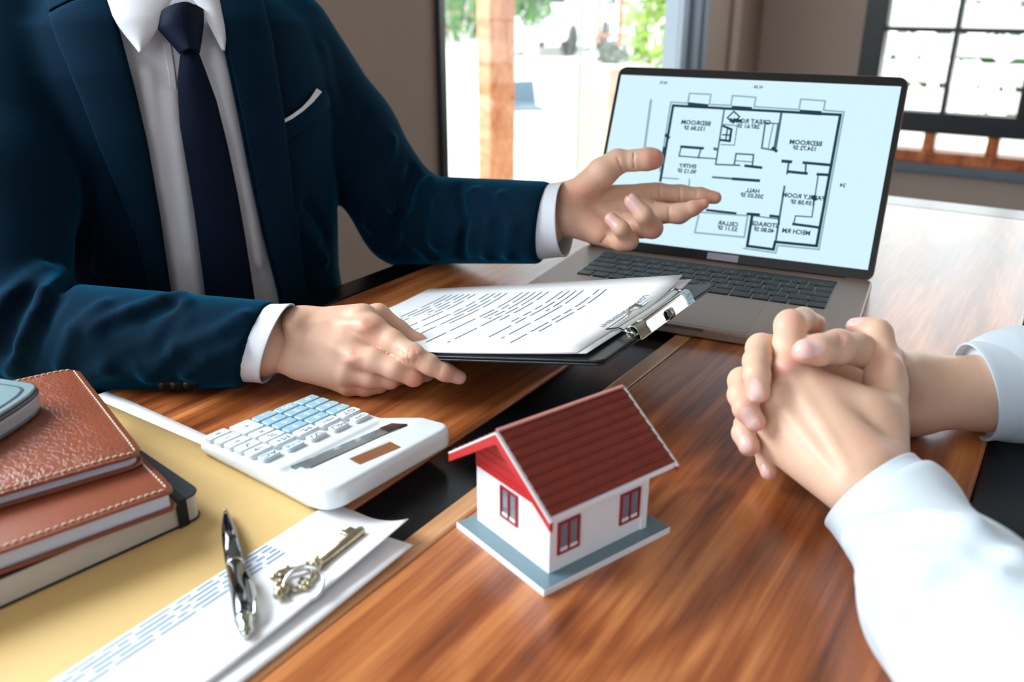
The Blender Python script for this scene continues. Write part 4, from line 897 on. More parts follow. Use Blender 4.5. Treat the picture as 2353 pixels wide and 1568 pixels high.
mb = MB(); mb.tube([(.0112*math.cos(a), .0112*math.sin(a), .0016*a/(2*PI)-.0016) for a in np.linspace(.2, 4*PI-.2, 72)], .00085, 10); mb.build('coil', MT['ringm'], kr)
# ------------------------------------------------------------------ people
MT['skinm'] = attr_skin('skin_warm', (214, 172, 148), (206, 132, 112), (214, 172, 164))
MT['skinc'] = attr_skin('skin_light', (224, 184, 158), (220, 146, 134), (232, 192, 184))
MT['suit'] = cloth('suit_navy', (.0018, .0098, .0215), bump=.6, scale=1300, sheen=.42, tint=(.0, .32, .62))
MT['suit'].node_tree.nodes['Principled BSDF'].inputs['Specular IOR Level'].default_value = .04
MT['shirt'] = cloth('shirt_white', (.60, .61, .66), bump=.12, scale=1800, sheen=.1)
MT['shirtc'] = cloth('shirt_client', (.64, .72, .80), bump=.12, scale=1800, sheen=.1)
MT['tie'] = cloth('tie_navy', (.0014, .0055, .018), bump=.5, scale=500, sheen=.02, rough=.7)
MT['tie'].node_tree.nodes['Principled BSDF'].inputs['Specular IOR Level'].default_value = .1
MT['button'] = mat('button_dark', (20, 22, 26), rough=.25, bump=.02)
def zoomer(ox, oy, s):
    def p(x, y, d): return pix(ox+s*x, oy+s*y, d)
    def r(v, d): return v*s*d/FPX
    return p, r
def mk(Z):
    p, r = Z
    def seg(*js):            # joints (x, y, depth, radius) in traced units
        return chain([p(*j[:3]) for j in js], [r(j[3], j[2]) for j in js], .004)
    return seg
def zones(V, reds, nails):
    z = np.zeros((len(V), 3))
    for c, r, a in reds: z[:, 0] = np.maximum(z[:, 0], a*np.exp(-((V-c)**2).sum(1)/(r*r)))
    for c, ax, ln, wd in nails:
        q = V-c; t = np.abs(q@ax)/ln; o = q-(q@ax)[:, None]*ax; w = np.sqrt((o*o).sum(1))/wd
        d = (t**3+w**3)**(1/3); z[:, 1] = np.maximum(z[:, 1], np.clip((1.05-d)/.12, 0, 1))
        z[:, 0] = np.maximum(z[:, 0], .35*np.exp(-((d-1.1)/.12)**2))
    return z
def palmed(palm, fingers, k=.006):
    fs = [uni(k, palm, f) for f in fingers]
    def F(P):
        dp = palm(P); d = dp
        for f in fingers: d = np.minimum(d, smin(dp, f(P), k))
        return d
    return F
def crease(f, Z, polys, r=.0009, k=.0016, depth=0.):
    p, rr = Z; cs = []
    for pl_ in polys:
        px = [p(x, y, 1.) for x, y in pl_]; 
        uv = [((q-CAM)@RT*FPX/((q-CAM)@FWD)+W_/2, H_/2-(q-CAM)@UPV*FPX/((q-CAM)@FWD)) for q in px]
        h = hit(f, [a for a, b in uv], [b for a, b in uv]); cs.append(chain(list(h), [r]*len(h), .0002))
    return sub(k, f, *cs)
def hitz(f, Z, x, y):
    q = Z[0](x, y, 1.)-CAM; return hit(f, q@RT*FPX/(q@FWD)+W_/2, H_/2-q@UPV*FPX/(q@FWD))[0]
def nail(f, Z, x, y, tx, ty, ln, wd):
    c = hitz(f, Z, x, y); t = hitz(f, Z, tx, ty); a = t-c; a /= np.linalg.norm(a); return (c, a, ln, wd)
def bounds(jl, pad): 
    A = np.array(jl); return A.min(0)-pad, A.max(0)+pad
# ---- left hand of the man in the suit: open, palm up
ZL = zoomer(1200, 300, .2424); S = mk(ZL)
palm = uni(.012, S((-250, 650, .985, 140), (380, 640, .965, 140)), S((-250, 820, .98, 140), (380, 830, .96, 138)),
  S((400, 650, .972, 120), (1225, 600, .987, 96)), S((420, 730, .972, 120), (1190, 745, .975, 96)), S((430, 800, .967, 125), (1040, 890, .958, 92)), S((420, 860, .962, 130), (850, 1015, .95, 90)),
  S((480, 630, .96, 130), (760, 400, .955, 138), (900, 300, .955, 112)), S((470, 830, .955, 110), (720, 960, .95, 100)))
thumb = S((760, 390, .957, 120), (900, 292, .955, 108), (1060, 284, .952, 98), (1180, 272, .95, 106), (1245, 270, .95, 100))
fI = S((1150, 610, .985, 100), (1290, 600, .987, 98), (1500, 610, .988, 92), (1690, 618, .984, 74), (1830, 638, .98, 60))
fM = S((1140, 750, .972, 98), (1310, 784, .968, 96), (1490, 788, .962, 94), (1620, 738, .957, 70), (1722, 696, .955, 50))
fR = S((1020, 880, .956, 92), (1130, 925, .945, 92), (1232, 925, .936, 98), (1150, 800, .920, 86), (1040, 668, .922, 74))
fP = S((830, 1020, .95, 88), (930, 1060, .938, 80), (1015, 1045, .932, 84), (935, 930, .918, 76), (842, 838, .922, 64))
handL = palmed(palm, [thumb, fI, fM, fR, fP], .0045)
crs = [[(500, 575), (600, 630), (700, 660), (800, 664), (920, 645), (1010, 615), (1080, 560), (1140, 500)], [(905, 250), (925, 330), (965, 395)], [(1062, 200), (1056, 290), (1065, 370)], [(700, 800), (800, 790), (930, 740)],
       [(1310, 505), (1300, 570), (1310, 640)], [(1500, 545), (1494, 610), (1502, 675)], [(1655, 560), (1650, 620), (1655, 660)], [(1395, 730), (1390, 800), (1400, 860)], [(1240, 600), (1230, 650), (1250, 690)], [(730, 1110), (750, 1060), (800, 1000)]]
handL = crease(handL, ZL, crs, .0007, .0018)
lo, hi = bounds([ZL[0](250, 100, .99), ZL[0](1950, 1250, .90), ZL[0](250, 1250, .99), ZL[0](1950, 100, .90), ZL[0](1000, 500, 1.01)], .012)
VL, QL = polygonise(handL, lo, hi, .0011); VL = relax(VL, QL, 2)
redL = [(hitz(handL, ZL, x, y), r, a) for x, y, r, a in ((1270, 270, .013, .8), (1800, 640, .012, .7), (1690, 700, .01, .7), (1040, 650, .01, .6), (845, 820, .01, .6), (560, 600, .02, .5), (1250, 930, .012, .5), (1000, 450, .02, .4), (900, 1040, .012, .4), (700, 900, .03, .3))]
nlL = [nail(handL, ZL, 1050, 690, 1005, 622, .0100, .0078), nail(handL, ZL, 848, 850, 808, 792, .0085, .0068)]
zL = zones(VL, redL, nlL)
# ---- right hand: holds the clipboard edge
ZR = zoomer(540, 640, .255); S = mk(ZR)
palm = uni(.013, S((-150, 430, .755, 140), (600, 425, .738, 145)), S((-150, 680, .745, 140), (600, 720, .728, 145)),
  S((600, 430, .738, 155), (1150, 362, .73, 138)), S((620, 560, .73, 155), (1060, 640, .715, 118)), S((640, 680, .728, 150), (990, 830, .716, 104)), S((620, 760, .728, 145), (1010, 955, .725, 96)), S((700, 500, .73, 150), (1000, 560, .722, 140)), S((1080, 500, .726, 120), (1300, 650, .716, 84)))
thR = S((880, 420, .745, 130), (1290, 330, .748, 100), (1480, 465, .75, 82), (1640, 570, .748, 72), (1750, 618, .744, 62))
iR = S((1130, 395, .724, 140), (1240, 455, .716, 122), (1420, 570, .706, 104), (1600, 696, .696, 100), (1760, 780, .692, 90), (1890, 842, .693, 82), (2020, 893, .698, 66))
mR = S((1070, 690, .714, 112), (1250, 740, .704, 106), (1450, 815, .700, 100), (1610, 888, .702, 84), (1720, 850, .735, 74), (1760, 790, .752, 62))
rR = S((1010, 860, .716, 100), (1220, 905, .715, 86), (1400, 920, .718, 74), (1520, 880, .745, 68), (1560, 830, .762, 60))
pR = S((1030, 965, .724, 92), (1180, 985, .724, 76), (1300, 965, .728, 68), (1420, 920, .755, 60))
handR = palmed(palm, [thR, iR, mR, rR, pR], .0045)
knk = [ell(hitz(handR, ZR, 1190, 430), np.eye(3), (.006, .006, .003)), ell(hitz(handR, ZR, 1075, 720), np.eye(3), (.004, .004, .002)), ell(hitz(handR, ZR, 1600, 680), np.eye(3), (.003, .003, .001)), ell(hitz(handR, ZR, 530, 390), np.eye(3), (.008, .010, .006))]
handR = uni(.011, handR, *knk)
def tend(f, Z, pts, r):
    uv = []
    for q in pts: w = Z[0](*q, 1.)-CAM; uv.append((w@RT*FPX/(w@FWD)+W_/2, H_/2-w@UPV*FPX/(w@FWD)))
    return chain(list(hit(f, [x for x, y in uv], [y for x, y in uv], off=-.003)), r, .002)
handR = uni(.006, handR, tend(handR, ZR, [(650, 420), (900, 400), (1150, 420)], [.0012, .0020, .0026]), tend(handR, ZR, [(700, 540), (900, 610), (1050, 690)], [.0010, .0018, .0024]))
handR = crease(handR, ZR, [[(1540, 640), (1520, 700), (1540, 760)], [(1575, 640), (1560, 700), (1580, 770)], [(1620, 650), (1640, 700), (1620, 770)], [(1860, 790), (1850, 830), (1840, 880)]], .0003, .0011)
lo, hi = bounds([ZR[0](150, 150, .76), ZR[0](2150, 1120, .69), ZR[0](150, 1120, .76), ZR[0](2150, 150, .69), ZR[0](1700, 700, .775)], .010)
VR, QR = polygonise(handR, lo, hi, .0010); VR = relax(VR, QR, 2)
redR = [(hitz(handR, ZR, x, y), r, a) for x, y, r, a in ((1200, 420, .011, .5), (1060, 740, .010, .45), (1600, 690, .010, .4), (1990, 900, .010, .5), (1640, 920, .010, .6), (1080, 1000, .012, .5), (1790, 620, .008, .7))]
zR = zones(VR, redR, [nail(handR, ZR, 2028, 912, 2090, 925, .0066, .0062), nail(handR, ZR, 1740, 590, 1800, 612, .009, .0055)])
# ---- man: body core (inside the clothes), torso frame
fv = np.array([.45, -.893, 0]); rv = np.array([.893, .45, 0])
TC = np.array([-.375, 1.005, TZ])
ZT = np.array([-.55, -.30, -.12, 0, .10, .18, .24, .285, .315, .34, .37, .45])
TA = np.array([.175, .175, .160, .150, .154, .160, .158, .146, .112, .078, .060, .056])
TB = np.array([.130, .130, .125, .118, .120, .122, .118, .105, .085, .068, .058, .056])
TO = np.array([0, 0, .004, .006, .008, .006, .0, -.006, -.012, -.014, -.014, -.010])
def torso(infl=0., top_=.42):
    def f(P):
        q = P-TC; z = q[:, 2]; a = np.interp(z, ZT, TA)+infl; b = np.interp(z, ZT, TB)+infl; o = np.interp(z, ZT, TO)
        x = q@rv; y = q@fv-o; n = 2.35
        k = ((np.abs(x)/a)**n + (np.abs(y)/b)**n)**(1/n); d = (k-1)*np.minimum(a, b)*.92
        return smax(smax(d, z-top_, .01), -.55-z, .02)
    return f
SHL = TC + .122*rv + np.array([0, 0, .262]); SHR = TC - .165*rv + np.array([0, 0, .262])
ELL_ = pix(935, 505, 1.11); ELR = pix(5, 780, .785)
WRL = pix(1245, 512, .968); WRR = pix(600, 788, .733)
core = uni(.03, torso(-.012, .46), cap(SHL, ELL_, .045, .038), cap(ELL_, WRL, .038, .030), cap(SHR, ELR, .045, .038), cap(ELR, WRR, .038, .030))
hc = TC + fv*.015 + np.array([0, 0, .545])
AX = np.stack([rv, fv, np.array([0, 0, 1])])
head = uni(.02, ell(hc + np.array([0, 0, .03]) - fv*.01, AX, (.076, .098, .098)), ell(hc + fv*.03 + np.array([0, 0, -.05]), AX, (.056, .064, .075)))
head = uni(.008, head, cap(hc+fv*.098+np.array([0, 0, .0]), hc+fv*.112+np.array([0, 0, -.028]), .008, .012), ell(hc+rv*.078, AX, (.012, .02, .032)), ell(hc-rv*.078, AX, (.012, .02, .032)), cap(hc+fv*.092-rv*.02+np.array([0, 0, -.062]), hc+fv*.092+rv*.02+np.array([0, 0, -.062]), .006))
head = sub(.012, head, ell(hc+fv*.108+rv*.032+np.array([0, 0, .004]), AX, (.016, .014, .010)), ell(hc+fv*.108-rv*.032+np.array([0, 0, .004]), AX, (.016, .014, .010)))
core = uni(.02, core, head, cap(TC+fv*-.005+np.array([0, 0, .33]), hc+np.array([0, 0, -.03]), .054, .052))
legs = uni(.03, cap(TC-rv*.08+np.array([0, 0, -.40]), TC-rv*.10+fv*.22+np.array([0, 0, -.34]), .075, .06), cap(TC+rv*.08+np.array([0, 0, -.40]), TC+rv*.10+fv*.22+np.array([0, 0, -.34]), .075, .06),
  cap(TC-rv*.10+fv*.22+np.array([0, 0, -.34]), TC-rv*.10+fv*.16+np.array([0, 0, -.70]), .055, .045), cap(TC+rv*.10+fv*.22+np.array([0, 0, -.34]), TC+rv*.10+fv*.16+np.array([0, 0, -.70]), .055, .045))
VC, QC = polygonise(core, np.array([-.66, .55, TZ-.58]), np.array([.10, 1.25, TZ+.70]), .008); VC = relax(VC, QC, 2)
man = thing('person', 'person in a navy suit, white shirt and dark tie presenting a clipboard', 'person', (TC[0], TC[1], .42))
body = qmesh('body', [(VC, QC), (VL, QL), (VR, QR)], MT['skinm'], man, np.concatenate([np.zeros((len(VC), 3)), zL, zR])); keep(body)
# hair and trousers (above and below the frame)
hair = inter(.004, sub(.01, uni(.01, ell(hc + np.array([0, 0, .04]) - fv*.016, AX, (.084, .100, .100))), ell(hc+fv*.085+np.array([0, 0, -.015]), AX, (.07, .06, .075))), half(hc+np.array([0, 0, -.03]), (0, 0, -1)))
V, Q = polygonise(hair, hc-.15, hc+.18, .006); o = qmesh('hair', [(V, Q)], mat('hair_black', (22, 20, 20), rough=.5, bump=.6, bscale=160), man); keep(o)
V, Q = polygonise(legs, np.array([-.72, .55, .0]), np.array([.05, 1.25, .48]), .010); o = qmesh('trousers', [(V, Q)], MT['suit'], man); keep(o)
# shirt body with soft folds
sb = torso(0.)
def ridge(f, pts, r, k=.004): 
    h = hit(f, [a for a, b in pts], [b for a, b in pts]); ok = np.abs(f(h)) < .004; h = h[ok] if ok.sum() > 1 else h; r = [q for q, o_ in zip(r, ok) if o_] if isinstance(r, list) and ok.sum() > 1 else r; return chain(list(h), r if isinstance(r, list) else [r]*len(h), k)
sb2 = uni(.012, sb, ridge(sb, [(335, 170), (352, 300), (372, 430), (405, 600), (420, 690)], .006), ridge(sb, [(395, 220), (408, 330), (425, 470), (442, 600), (455, 690)], .004), ridge(sb, [(500, 130), (525, 280), (560, 440), (590, 600)], .005))
V, Q = polygonise(inter(.003, sb2, half(TC-fv*.02, -fv)), TC-np.array([.24, .24, .12]), TC+np.array([.24, .24, .36]), .004)
o = qmesh('shirt', [(V, Q)], MT['shirt'], man); keep(o)
# jacket
tj = torso(.011, .315)
LIN = [(252, -40), (245, 0), (272, 80), (304, 201), (335, 335), (362, 491), (388, 674), (400, 760)]
RIN = [(492, -40), (498, 0), (513, 80), (549, 250), (576, 388), (607, 536), (643, 674), (655, 760)]
def proj(P):
    q = P-CAM; z = np.maximum(q@FWD, .05); return W_/2+FPX*(q@RT)/z, H_/2-FPX*(q@UPV)/z, z
def vgap(P):
    x, y, z = proj(P); l = np.interp(y, [p[1] for p in LIN], [p[0] for p in LIN])+6; r = np.interp(y, [p[1] for p in RIN], [p[0] for p in RIN])-6
    d = np.maximum(l-x, x-r)*z/FPX*.9; return np.maximum(d, -((P-TC)@fv)+.03)
slL = uni(.02, cap(SHL, SHL*.5+ELL_*.5, .060, .057), cap(SHL*.5+ELL_*.5, ELL_, .057, .056), cap(ELL_, WRL*.98+ELL_*.02, .056, .046))
slR = uni(.02, cap(SHR, SHR*.5+ELR*.5, .072, .066), cap(SHR*.5+ELR*.5, ELR, .066, .056), cap(ELR, WRR, .056, .036))
def addfold(f, pos, neg, kp=.010, kn=.010):
    g = uni(kp, f, *[ridge(f, p, r) for p, r in pos]); return sub(kn, g, *[ridge(g, p, r) for p, r in neg])
slR = addfold(slR, [([(30, 850), (54, 792), (86, 727), (110, 676), (134, 628)], .007), ([(107, 680), (155, 643), (196, 628), (256, 650)], .006), ([(0, 722), (18, 688), (98, 624)], .007),
    ([(196, 868), (247, 845), (312, 828), (372, 786), (416, 727), (428, 694)], [.004, .006, .007, .007, .006, .004]), ([(214, 756), (297, 720), (372, 690), (416, 682)], .005), ([(342, 866), (402, 806), (506, 765), (560, 730)], .005), ([(140, 840), (170, 760), (240, 700)], .004), ([(430, 860), (480, 820), (540, 800)], .004)],
   [([(268, 845), (310, 822), (357, 795), (413, 712)], .005), ([(60, 830), (90, 760), (125, 690)], .005), ([(10, 800), (30, 720), (70, 670)], .006), ([(130, 668), (175, 650), (215, 650)], .004), ([(250, 750), (330, 730), (395, 700)], .003)])
slL = addfold(slL, [([(990, 415), (1010, 470), (1000, 560)], .006), ([(900, 320), (870, 430), (850, 520)], .006), ([(1090, 440), (1130, 500), (1120, 590)], .004), ([(780, 330), (800, 390), (830, 440)], .005), ([(735, 110), (750, 200), (770, 260)], .004), ([(1150, 450), (1180, 520), (1170, 590)], .004), ([(860, 420), (920, 500), (990, 590)], .006)],
   [([(950, 390), (930, 470), (900, 560)], .007), ([(1050, 430), (1070, 510), (1060, 590)], .004), ([(840, 270), (830, 350), (815, 430)], .005)])
nR = RT*.93-UPV*-.0+UPV*(.33)*-1*-1*-1*-1*0 ; nR = RT*.936 + UPV*.35*-1*-1*0 + UPV*0
nR = np.array(RT)*.936 - np.array(UPV)*.35 + np.array(FWD)*.0
nL = np.array(RT)*.98 - np.array(UPV)*.17 - np.array(FWD)*.25
slR = inter(.003, slR, half(pix(597, 790, .735), nR))
slL = inter(.003, slL, half(pix(1252, 515, .968), nL))
jk = addfold(tj, [([(690, 520), (720, 560), (745, 600)], .004), ([(250, 430), (240, 540), (230, 620)], .005)], [([(705, 470), (735, 510), (752, 540)], .004)])
jacket = uni(.012, sub(.002, jk, vgap), slL, slR)
jacket = sub(.003, jacket, half(TC+np.array([0, 0, -.30]), (0, 0, 1)))
V, Q = polygonise(jacket, np.array([-.72, .50, TZ-.32]), np.array([.12, 1.30, TZ+.36]), .0028); V = relax(V, Q, 2)
ja = qmesh('jacket', [(V, Q)], MT['suit'], man); keep(ja)
PR = [keep]
jo = torso(.011, .42)
def SH(name, L, R, off, th, m, **k):
    o = sheet(name, jo, L, R, off, th, m, man, **k); keep(o); return o
def lap_off(e0, e1, rise):   # lapel: lies flat at the roll edge, lifts at the outer edge
    return lambda u, w: e0 + (e1-e0)*(w*.5+.5) + rise*(1-w*w)
SH('lapel', [(121, 45), (147, 116), (192, 223), (232, 330), (268, 415), (312, 522), (352, 665), (372, 745)], [(246, -6), (272, 80), (304, 201), (335, 335), (362, 491), (388, 674), (398, 745)], lap_off(.006, .0065, .003), .004, MT['suit'], nr=60, nc=12)
SH('lapel', [(498, -6), (513, 80), (549, 250), (576, 388), (607, 536), (643, 674), (655, 730)], [(594, -6), (616, 85), (629, 170), (647, 286), (661, 424), (670, 536), (692, 683), (697, 720)], lap_off(.0065, .006, .003), .004, MT['suit'], nr=60, nc=12)
SH('jacket_collar', [(112, -24), (118, 0), (124, 40)], [(245, -24), (205, -6), (190, 4)], .007, .004, MT['suit'], nr=14, nc=10)
SH('jacket_collar', [(490, -26), (500, -18), (520, -12)], [(596, -26), (598, -18), (596, -12)], .007, .004, MT['suit'], nr=10, nc=10)
SH('shirt_collar', [(243, -26), (246, 0), (263, 49), (290, 86), (324, 127)], [(414, -26), (404, -4), (379, 38), (358, 78), (326, 128)], .007, .0022, MT['shirt'], nr=30, nc=12, bulge=.004)
SH('shirt_collar', [(430, -26), (436, 2), (464, 36), (487, 80), (509, 121)], [(498, -26), (500, 0), (513, 67), (514, 95), (511, 122)], .007, .0022, MT['shirt'], nr=30, nc=10, bulge=.003)
SH('tie', [(417, 116), (408, 187), (413, 286), (429, 379), (446, 482), (471, 674), (482, 760)], [(452, 116), (473, 170), (496, 232), (522, 335), (545, 446), (562, 545), (583, 679), (592, 760)], .001, .003, MT['tie'], nr=60, nc=10, bulge=.006)
SH('tie_knot', [(372, 40), (364, 71), (388, 98), (415, 128)], [(466, 34), (462, 70), (458, 100), (453, 127)], .006, .004, MT['tie'], nr=20, nc=10, bulge=.012)
SH('tie_band', [(380, 34), (376, 44)], [(436, 14), (466, 40)], .004, .003, MT['tie'], nr=6, nc=8, bulge=.006)
SH('placket', [(372, 78), (385, 150), (395, 235), (405, 330), (422, 470), (452, 690)], [(392, 84), (402, 150), (412, 235), (424, 330), (440, 470), (470, 690)], -.0095, .0018, MT['shirt'], nr=40, nc=6)
SH('shirt_pocket', [(527, 343), (534, 380), (546, 440), (560, 520)], [(570, 343), (580, 388), (600, 450), (612, 520)], -.0098, .0016, MT['shirt'], nr=20, nc=6)
SH('breast_pocket', [(646, 284), (668, 272), (690, 256), (712, 236), (738, 204)], [(653, 320), (680, 302), (704, 284), (728, 264), (752, 243)], .003, .003, MT['suit'], nr=20, nc=8, bulge=.0012)
SH('pocket_square', [(643, 278), (668, 263), (690, 246), (708, 226), (722, 204)], [(648, 288), (672, 274), (694, 258), (715, 238), (733, 212)], .0035, .0018, mat('pocket_square_white', (206, 210, 214), rough=.8, bump=.1), nr=24, nc=5)
SH('front_edge', [(666, 480), (676, 580), (688, 684)], [(671, 480), (681, 580), (694, 684)], .009, .002, MT['suit'], nr=14, nc=3)
for x, y in ((378, 888), (406, 889), (436, 888)):
    h = hit(jacket, x, y-6)[0]; mb = MB().lathe([(0, -.0015), (.0055, -.0012), (.006, .0004), (.0045, .0012), (0, .0010)], 16, 'y', tuple(h)); o = mb.build('sleeve_button', MT['button'], man); keep(o)
# shirt cuffs
def cuff(name, c0, c1, r0, r1, p, n, m, par, th=.0018, ns=56, nt_=10, pb=None, lip=.0012):
    """a cloth tube round the wrist, its open end cut by the plane (p, n)"""
    ax = (c1-c0)/np.linalg.norm(c1-c0); X = np.cross(ax, [0, 0, 1.]); X /= np.linalg.norm(X); Y = np.cross(ax, X); V = []; F = []
    for k, tt in enumerate((0, th)):
        for j in range(ns):
            e = math.cos(2*PI*j/ns)*X + math.sin(2*PI*j/ns)*Y; A = c0+e*(r0-tt); B = c1+e*(r1-tt); te = ((p-A)@n)/((B-A)@n)
            for q in range(nt_+1):
                s = q/nt_; V.append(A+(B-A)*te*s + e*lip*(s**6)*(1 if k == 0 else 1))
    nn = nt_+1; o_ = ns*nn
    for j in range(ns):
        a = j*nn; b = ((j+1) % ns)*nn
        for q in range(nt_): F += [(a+q, a+q+1, b+q+1, b+q), (o_+a+q, o_+b+q, o_+b+q+1, o_+a+q+1)]
        F += [(a+nt_, o_+a+nt_, o_+b+nt_, b+nt_), (a, b, o_+b, o_+a)]
    o = mesh(name, V, F, m, par); bm_ = bmesh.new(); bm_.from_mesh(o.data); bmesh.ops.recalc_face_normals(bm_, faces=bm_.faces); bm_.to_mesh(o.data); bm_.free()
    bv = o.modifiers.new('b', 'BEVEL'); bv.width = th*.4; bv.segments = 2; bv.limit_method = 'ANGLE'; bv.angle_limit = math.radians(50)
    keep(o); return o
axR = (WRR-ELR)/np.linalg.norm(WRR-ELR)
cuff('shirt_cuff', pix(545, 787, .738), pix(645, 790, .729), .0335, .0330, pix(640, 790, .730), np.array(RT)*.93-np.array(UPV)*.37, MT['shirt'], man)
cuff('shirt_cuff', pix(1228, 512, .974), pix(1300, 505, .962), .0415, .0400, pix(1298, 507, .962), np.array(RT)*.97-np.array(UPV)*.02-np.array(FWD)*.32, MT['shirt'], man)
# ------------------------------------------------------------------ client with clasped hands
ZC = zoomer(1600, 680, .3507); S = mk(ZC)
# near hand: back of the hand towards us
palmN = uni(.012, S((1700, 2100, .44, 300), (1130, 1230, .537, 180)), S((1000, 1270, .533, 165), (540, 1010, .585, 92)), S((1040, 1210, .535, 170), (490, 850, .586, 98)), S((1100, 1170, .538, 175), (540, 670, .587, 106)), S((1170, 1120, .542, 165), (620, 480, .590, 112)),
  S((1240, 1060, .556, 150), (1240, 560, .598, 130)), S((1100, 760, .574, 150), (760, 600, .590, 120)), S((1150, 820, .572, 150), (900, 720, .580, 140)))
thN = S((1240, 620, .598, 128), (1220, 420, .606, 112), (1180, 250, .612, 98), (1110, 225, .618, 78), (1042, 205, .622, 62))
iN = S((610, 470, .590, 112), (606, 330, .596, 102), (618, 196, .604, 102), (700, 160, .622, 80), (782, 185, .640, 66))
mN = S((530, 670, .588, 100), (470, 600, .625, 84), (560, 580, .655, 74)); rN = S((480, 850, .587, 92), (430, 800, .625, 80), (540, 800, .655, 70)); pN = S((530, 1010, .586, 86), (480, 1000, .62, 70), (560, 1000, .645, 62))
near = palmed(palmN, [thN, iN, mN, rN, pN], .0055)
near = uni(.010, near, ell(hitz(near, ZC, 590, 460), np.eye(3), (.007, .007, .006)), ell(hitz(near, ZC, 520, 650), np.eye(3), (.006, .006, .006)), ell(hitz(near, ZC, 1270, 450), np.eye(3), (.007, .008, .006)))
near = uni(.006, near, tend(near, ZC, [(1000, 1150), (820, 840), (640, 560)], [.0010, .0016, .0024]), tend(near, ZC, [(900, 1150), (700, 900), (560, 720)], [.0008, .0014, .0020]))
lo, hi = bounds([ZC[0](300, 50, .58), ZC[0](1500, 1600, .54), ZC[0](300, 1300, .65), ZC[0](1500, 50, .66), ZC[0](1450, 1500, .60), ZC[0](1450, 1750, .47), ZC[0](1000, 1750, .47)], .008)
VN, QN = polygonise(near, lo, hi, .0010); VN = relax(VN, QN, 2)
# far hand: fingers come round over the back of the near hand
palmF = uni(.012, S((2400, 620, .69, 235), (1900, 630, .662, 235), (1450, 560, .658, 175)), S((1900, 645, .662, 215), (1450, 740, .656, 155)), S((1420, 560, .668, 170), (640, 340, .655, 100)), S((1420, 640, .668, 160), (520, 490, .652, 95)), S((1420, 700, .666, 150), (450, 700, .648, 90)), S((1420, 760, .664, 140), (500, 900, .644, 85)),
  S((1400, 560, .655, 150), (1250, 440, .635, 120)))
thF = S((1250, 440, .632, 115), (1050, 350, .604, 104), (930, 335, .588, 112), (800, 355, .578, 100), (712, 366, .574, 84))
iF = S((600, 350, .645, 95), (425, 345, .608, 95), (398, 430, .586, 88), (396, 520, .574, 84), (412, 632, .570, 72))
mF = S((500, 500, .645, 92), (300, 560, .605, 88), (292, 650, .586, 82), (322, 740, .574, 78), (384, 822, .571, 70))
rF = S((440, 720, .64, 86), (330, 850, .606, 78), (310, 900, .590, 72), (345, 985, .580, 70))
pF = S((500, 900, .636, 78), (455, 1030, .604, 64), (462, 1080, .594, 62), (478, 1152, .588, 60))
far = palmed(palmF, [thF, iF, mF, rF, pF], .005)
far = crease(far, ZC, [[(935, 245), (945, 300), (935, 340)], [(960, 250), (968, 290), (955, 330)]], .0005, .0014)
lo, hi = bounds([ZC[0](150, 150, .56), ZC[0](2000, 1280, .56), ZC[0](150, 1280, .70), ZC[0](2000, 150, .71)], .006)
VF, QF = polygonise(far, lo, hi, .0010); VF = relax(VF, QF, 2)
nlF = [nail(far, ZC, 745, 330, 650, 350, .0105, .0075), nail(far, ZC, 388, 622, 400, 690, .0082, .0050), nail(far, ZC, 352, 812, 385, 880, .0082, .0050), nail(far, ZC, 312, 962, 335, 1020, .0070, .0045), nail(far, ZC, 440, 1150, 452, 1200, .0060, .0038)]
redF = [(hitz(far, ZC, x, y), r, a) for x, y, r, a in ((420, 680, .008, .8), (400, 860, .008, .8), (360, 1020, .008, .8), (490, 1180, .008, .8), (720, 410, .010, .7), (930, 260, .010, .4), (330, 700, .012, .4), (700, 330, .012, .5))]
zF = zones(VF, redF, nlF)
redN = [(hitz(near, ZC, x, y), r, a) for x, y, r, a in ((590, 450, .012, .5), (820, 180, .008, .7), (1020, 190, .009, .6), (620, 150, .010, .4), (1250, 420, .012, .35), (850, 540, .012, .3), (1150, 950, .014, .3))]
zN = zones(VN, redN, [nail(near, ZC, 1028, 158, 990, 170, .0080, .0045)])
cl = thing('person', 'person in a white shirt seated at right with hands clasped on the table', 'person', tuple(rm(.42, .30, .42)))
# arms to a shirted body beyond the right edge of the frame
eN = pix(2420, 1640, .372); wN = pix(1995, 1120, .537); eF = pix(2560, 880, .72); wF = pix(2220, 900, .660)
BCc = np.array(rm(.42, .32, TZ)); bf = np.array([-V2[0], -V2[1], 0]); br = np.array([U2[0], U2[1], 0])
shN = BCc - br*.17 + np.array([0, 0, .25]); shF = BCc + br*.17 + np.array([0, 0, .25])
bodyc = uni(.03, cap(BCc+np.array([0, 0, -.25]), BCc+np.array([0, 0, .18]), .10), cap(shN, shF, .05), cap(shN, eN, .04, .036), cap(eN, wN*.92+eN*.08, .028, .018), cap(shF, eF, .04, .036), cap(eF, wF, .030, .024))
VB, QB = polygonise(bodyc, BCc-np.array([.62, .40, .42]), BCc+np.array([.45, .95, .40]), .009); VB = relax(VB, QB, 2)
o = qmesh('body', [(VB, QB), (VN, QN), (VF, QF)], MT['skinc'], cl, np.concatenate([np.zeros((len(VB), 3)), zN, zF])); keep(o)
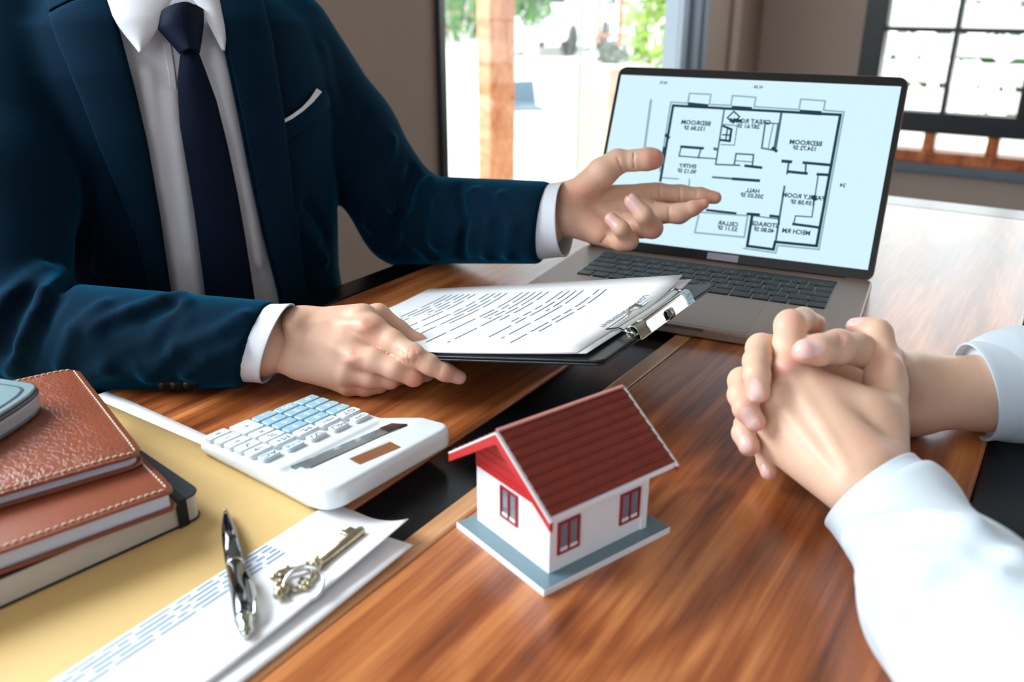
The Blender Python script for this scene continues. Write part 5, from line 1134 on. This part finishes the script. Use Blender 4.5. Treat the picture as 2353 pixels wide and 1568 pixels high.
# sleeves
P2 = lambda x, y, d: pix(2050+.394*x, 950+.394*y, d)
m1 = pix(2060, 1180, .518); m2 = pix(2200, 1400, .428)
sN = uni(.02, cap(pix(1990, 1140, .538), m1, .0275, .0326), cap(m1, m2, .0328, .0408), cap(m2, eN, .0412, .052), cap(eN, shN, .052, .062))
sN = addfold(sN, [([(1960, 1240), (2050, 1210), (2140, 1200), (2230, 1210)], .006), ([(2150, 1340), (2230, 1300), (2330, 1290)], .006), ([(2080, 1390), (2180, 1360), (2290, 1330)], .005), ([(2240, 1568), (2290, 1500), (2350, 1450)], .007), ([(1990, 1290), (2010, 1400), (2060, 1520)], .005)],
    [([(1980, 1262), (2060, 1226), (2130, 1212)], .004), ([(2150, 1330), (2200, 1290), (2260, 1265)], .005), ([(2220, 1560), (2280, 1480), (2340, 1430)], .006), ([(2040, 1500), (2020, 1400), (2015, 1330)], .004)], .012, .012)
nN = (wN-m1)/np.linalg.norm(wN-m1)*.6 + (np.array(UPV)*.62 - np.array(RT)*.45)*.5
sN = inter(.004, sN, half(pix(2010, 1158, .532), nN))
sF = uni(.02, cap(pix(2150, 906, .650), pix(2345, 884, .670), .0326, .0406), cap(pix(2345, 884, .670), eF, .0406, .046), cap(eF, shF, .05, .06))
nF = -np.array(RT)*.98 - np.array(UPV)*.18 + np.array(FWD)*.12
sF = inter(.004, sF, half(pix(2262, 900, .659), nF))
V1, Q1 = polygonise(uni(.01, sN), np.array([.10, -.25, TZ-.09]), np.array([.60, .62, TZ+.34]), .0026); V1 = relax(V1, Q1, 3)
V2_, Q2_ = polygonise(sF, np.array([.28, .10, TZ-.09]), np.array([1.0, .86, TZ+.34]), .0028); V2_ = relax(V2_, Q2_, 3)
tors = uni(.03, cap(BCc+np.array([0, 0, -.25]), BCc+np.array([0, 0, .17]), .115), cap(shN, shF, .062))
V3, Q3 = polygonise(tors, BCc-np.array([.35, .35, .40]), BCc+np.array([.35, .35, .38]), .009)
o = qmesh('shirt', [(V3, Q3)], MT['shirtc'], cl); keep(o)
o = qmesh('sleeve', [(V1, Q1)], MT['shirtc'], cl); keep(o)
o = qmesh('sleeve', [(V2_, Q2_)], MT['shirtc'], cl); keep(o)
cuff('cuff', pix(2075, 1205, .512), pix(1975, 1105, .545), .0374, .0320, pix(1990, 1134, .536), nN/np.linalg.norm(nN), MT['shirtc'], cl, th=.002)
cuff('cuff', pix(2345, 886, .668), pix(2200, 906, .652), .0420, .0346, pix(2240, 902, .657), nF, MT['shirtc'], cl, th=.002)
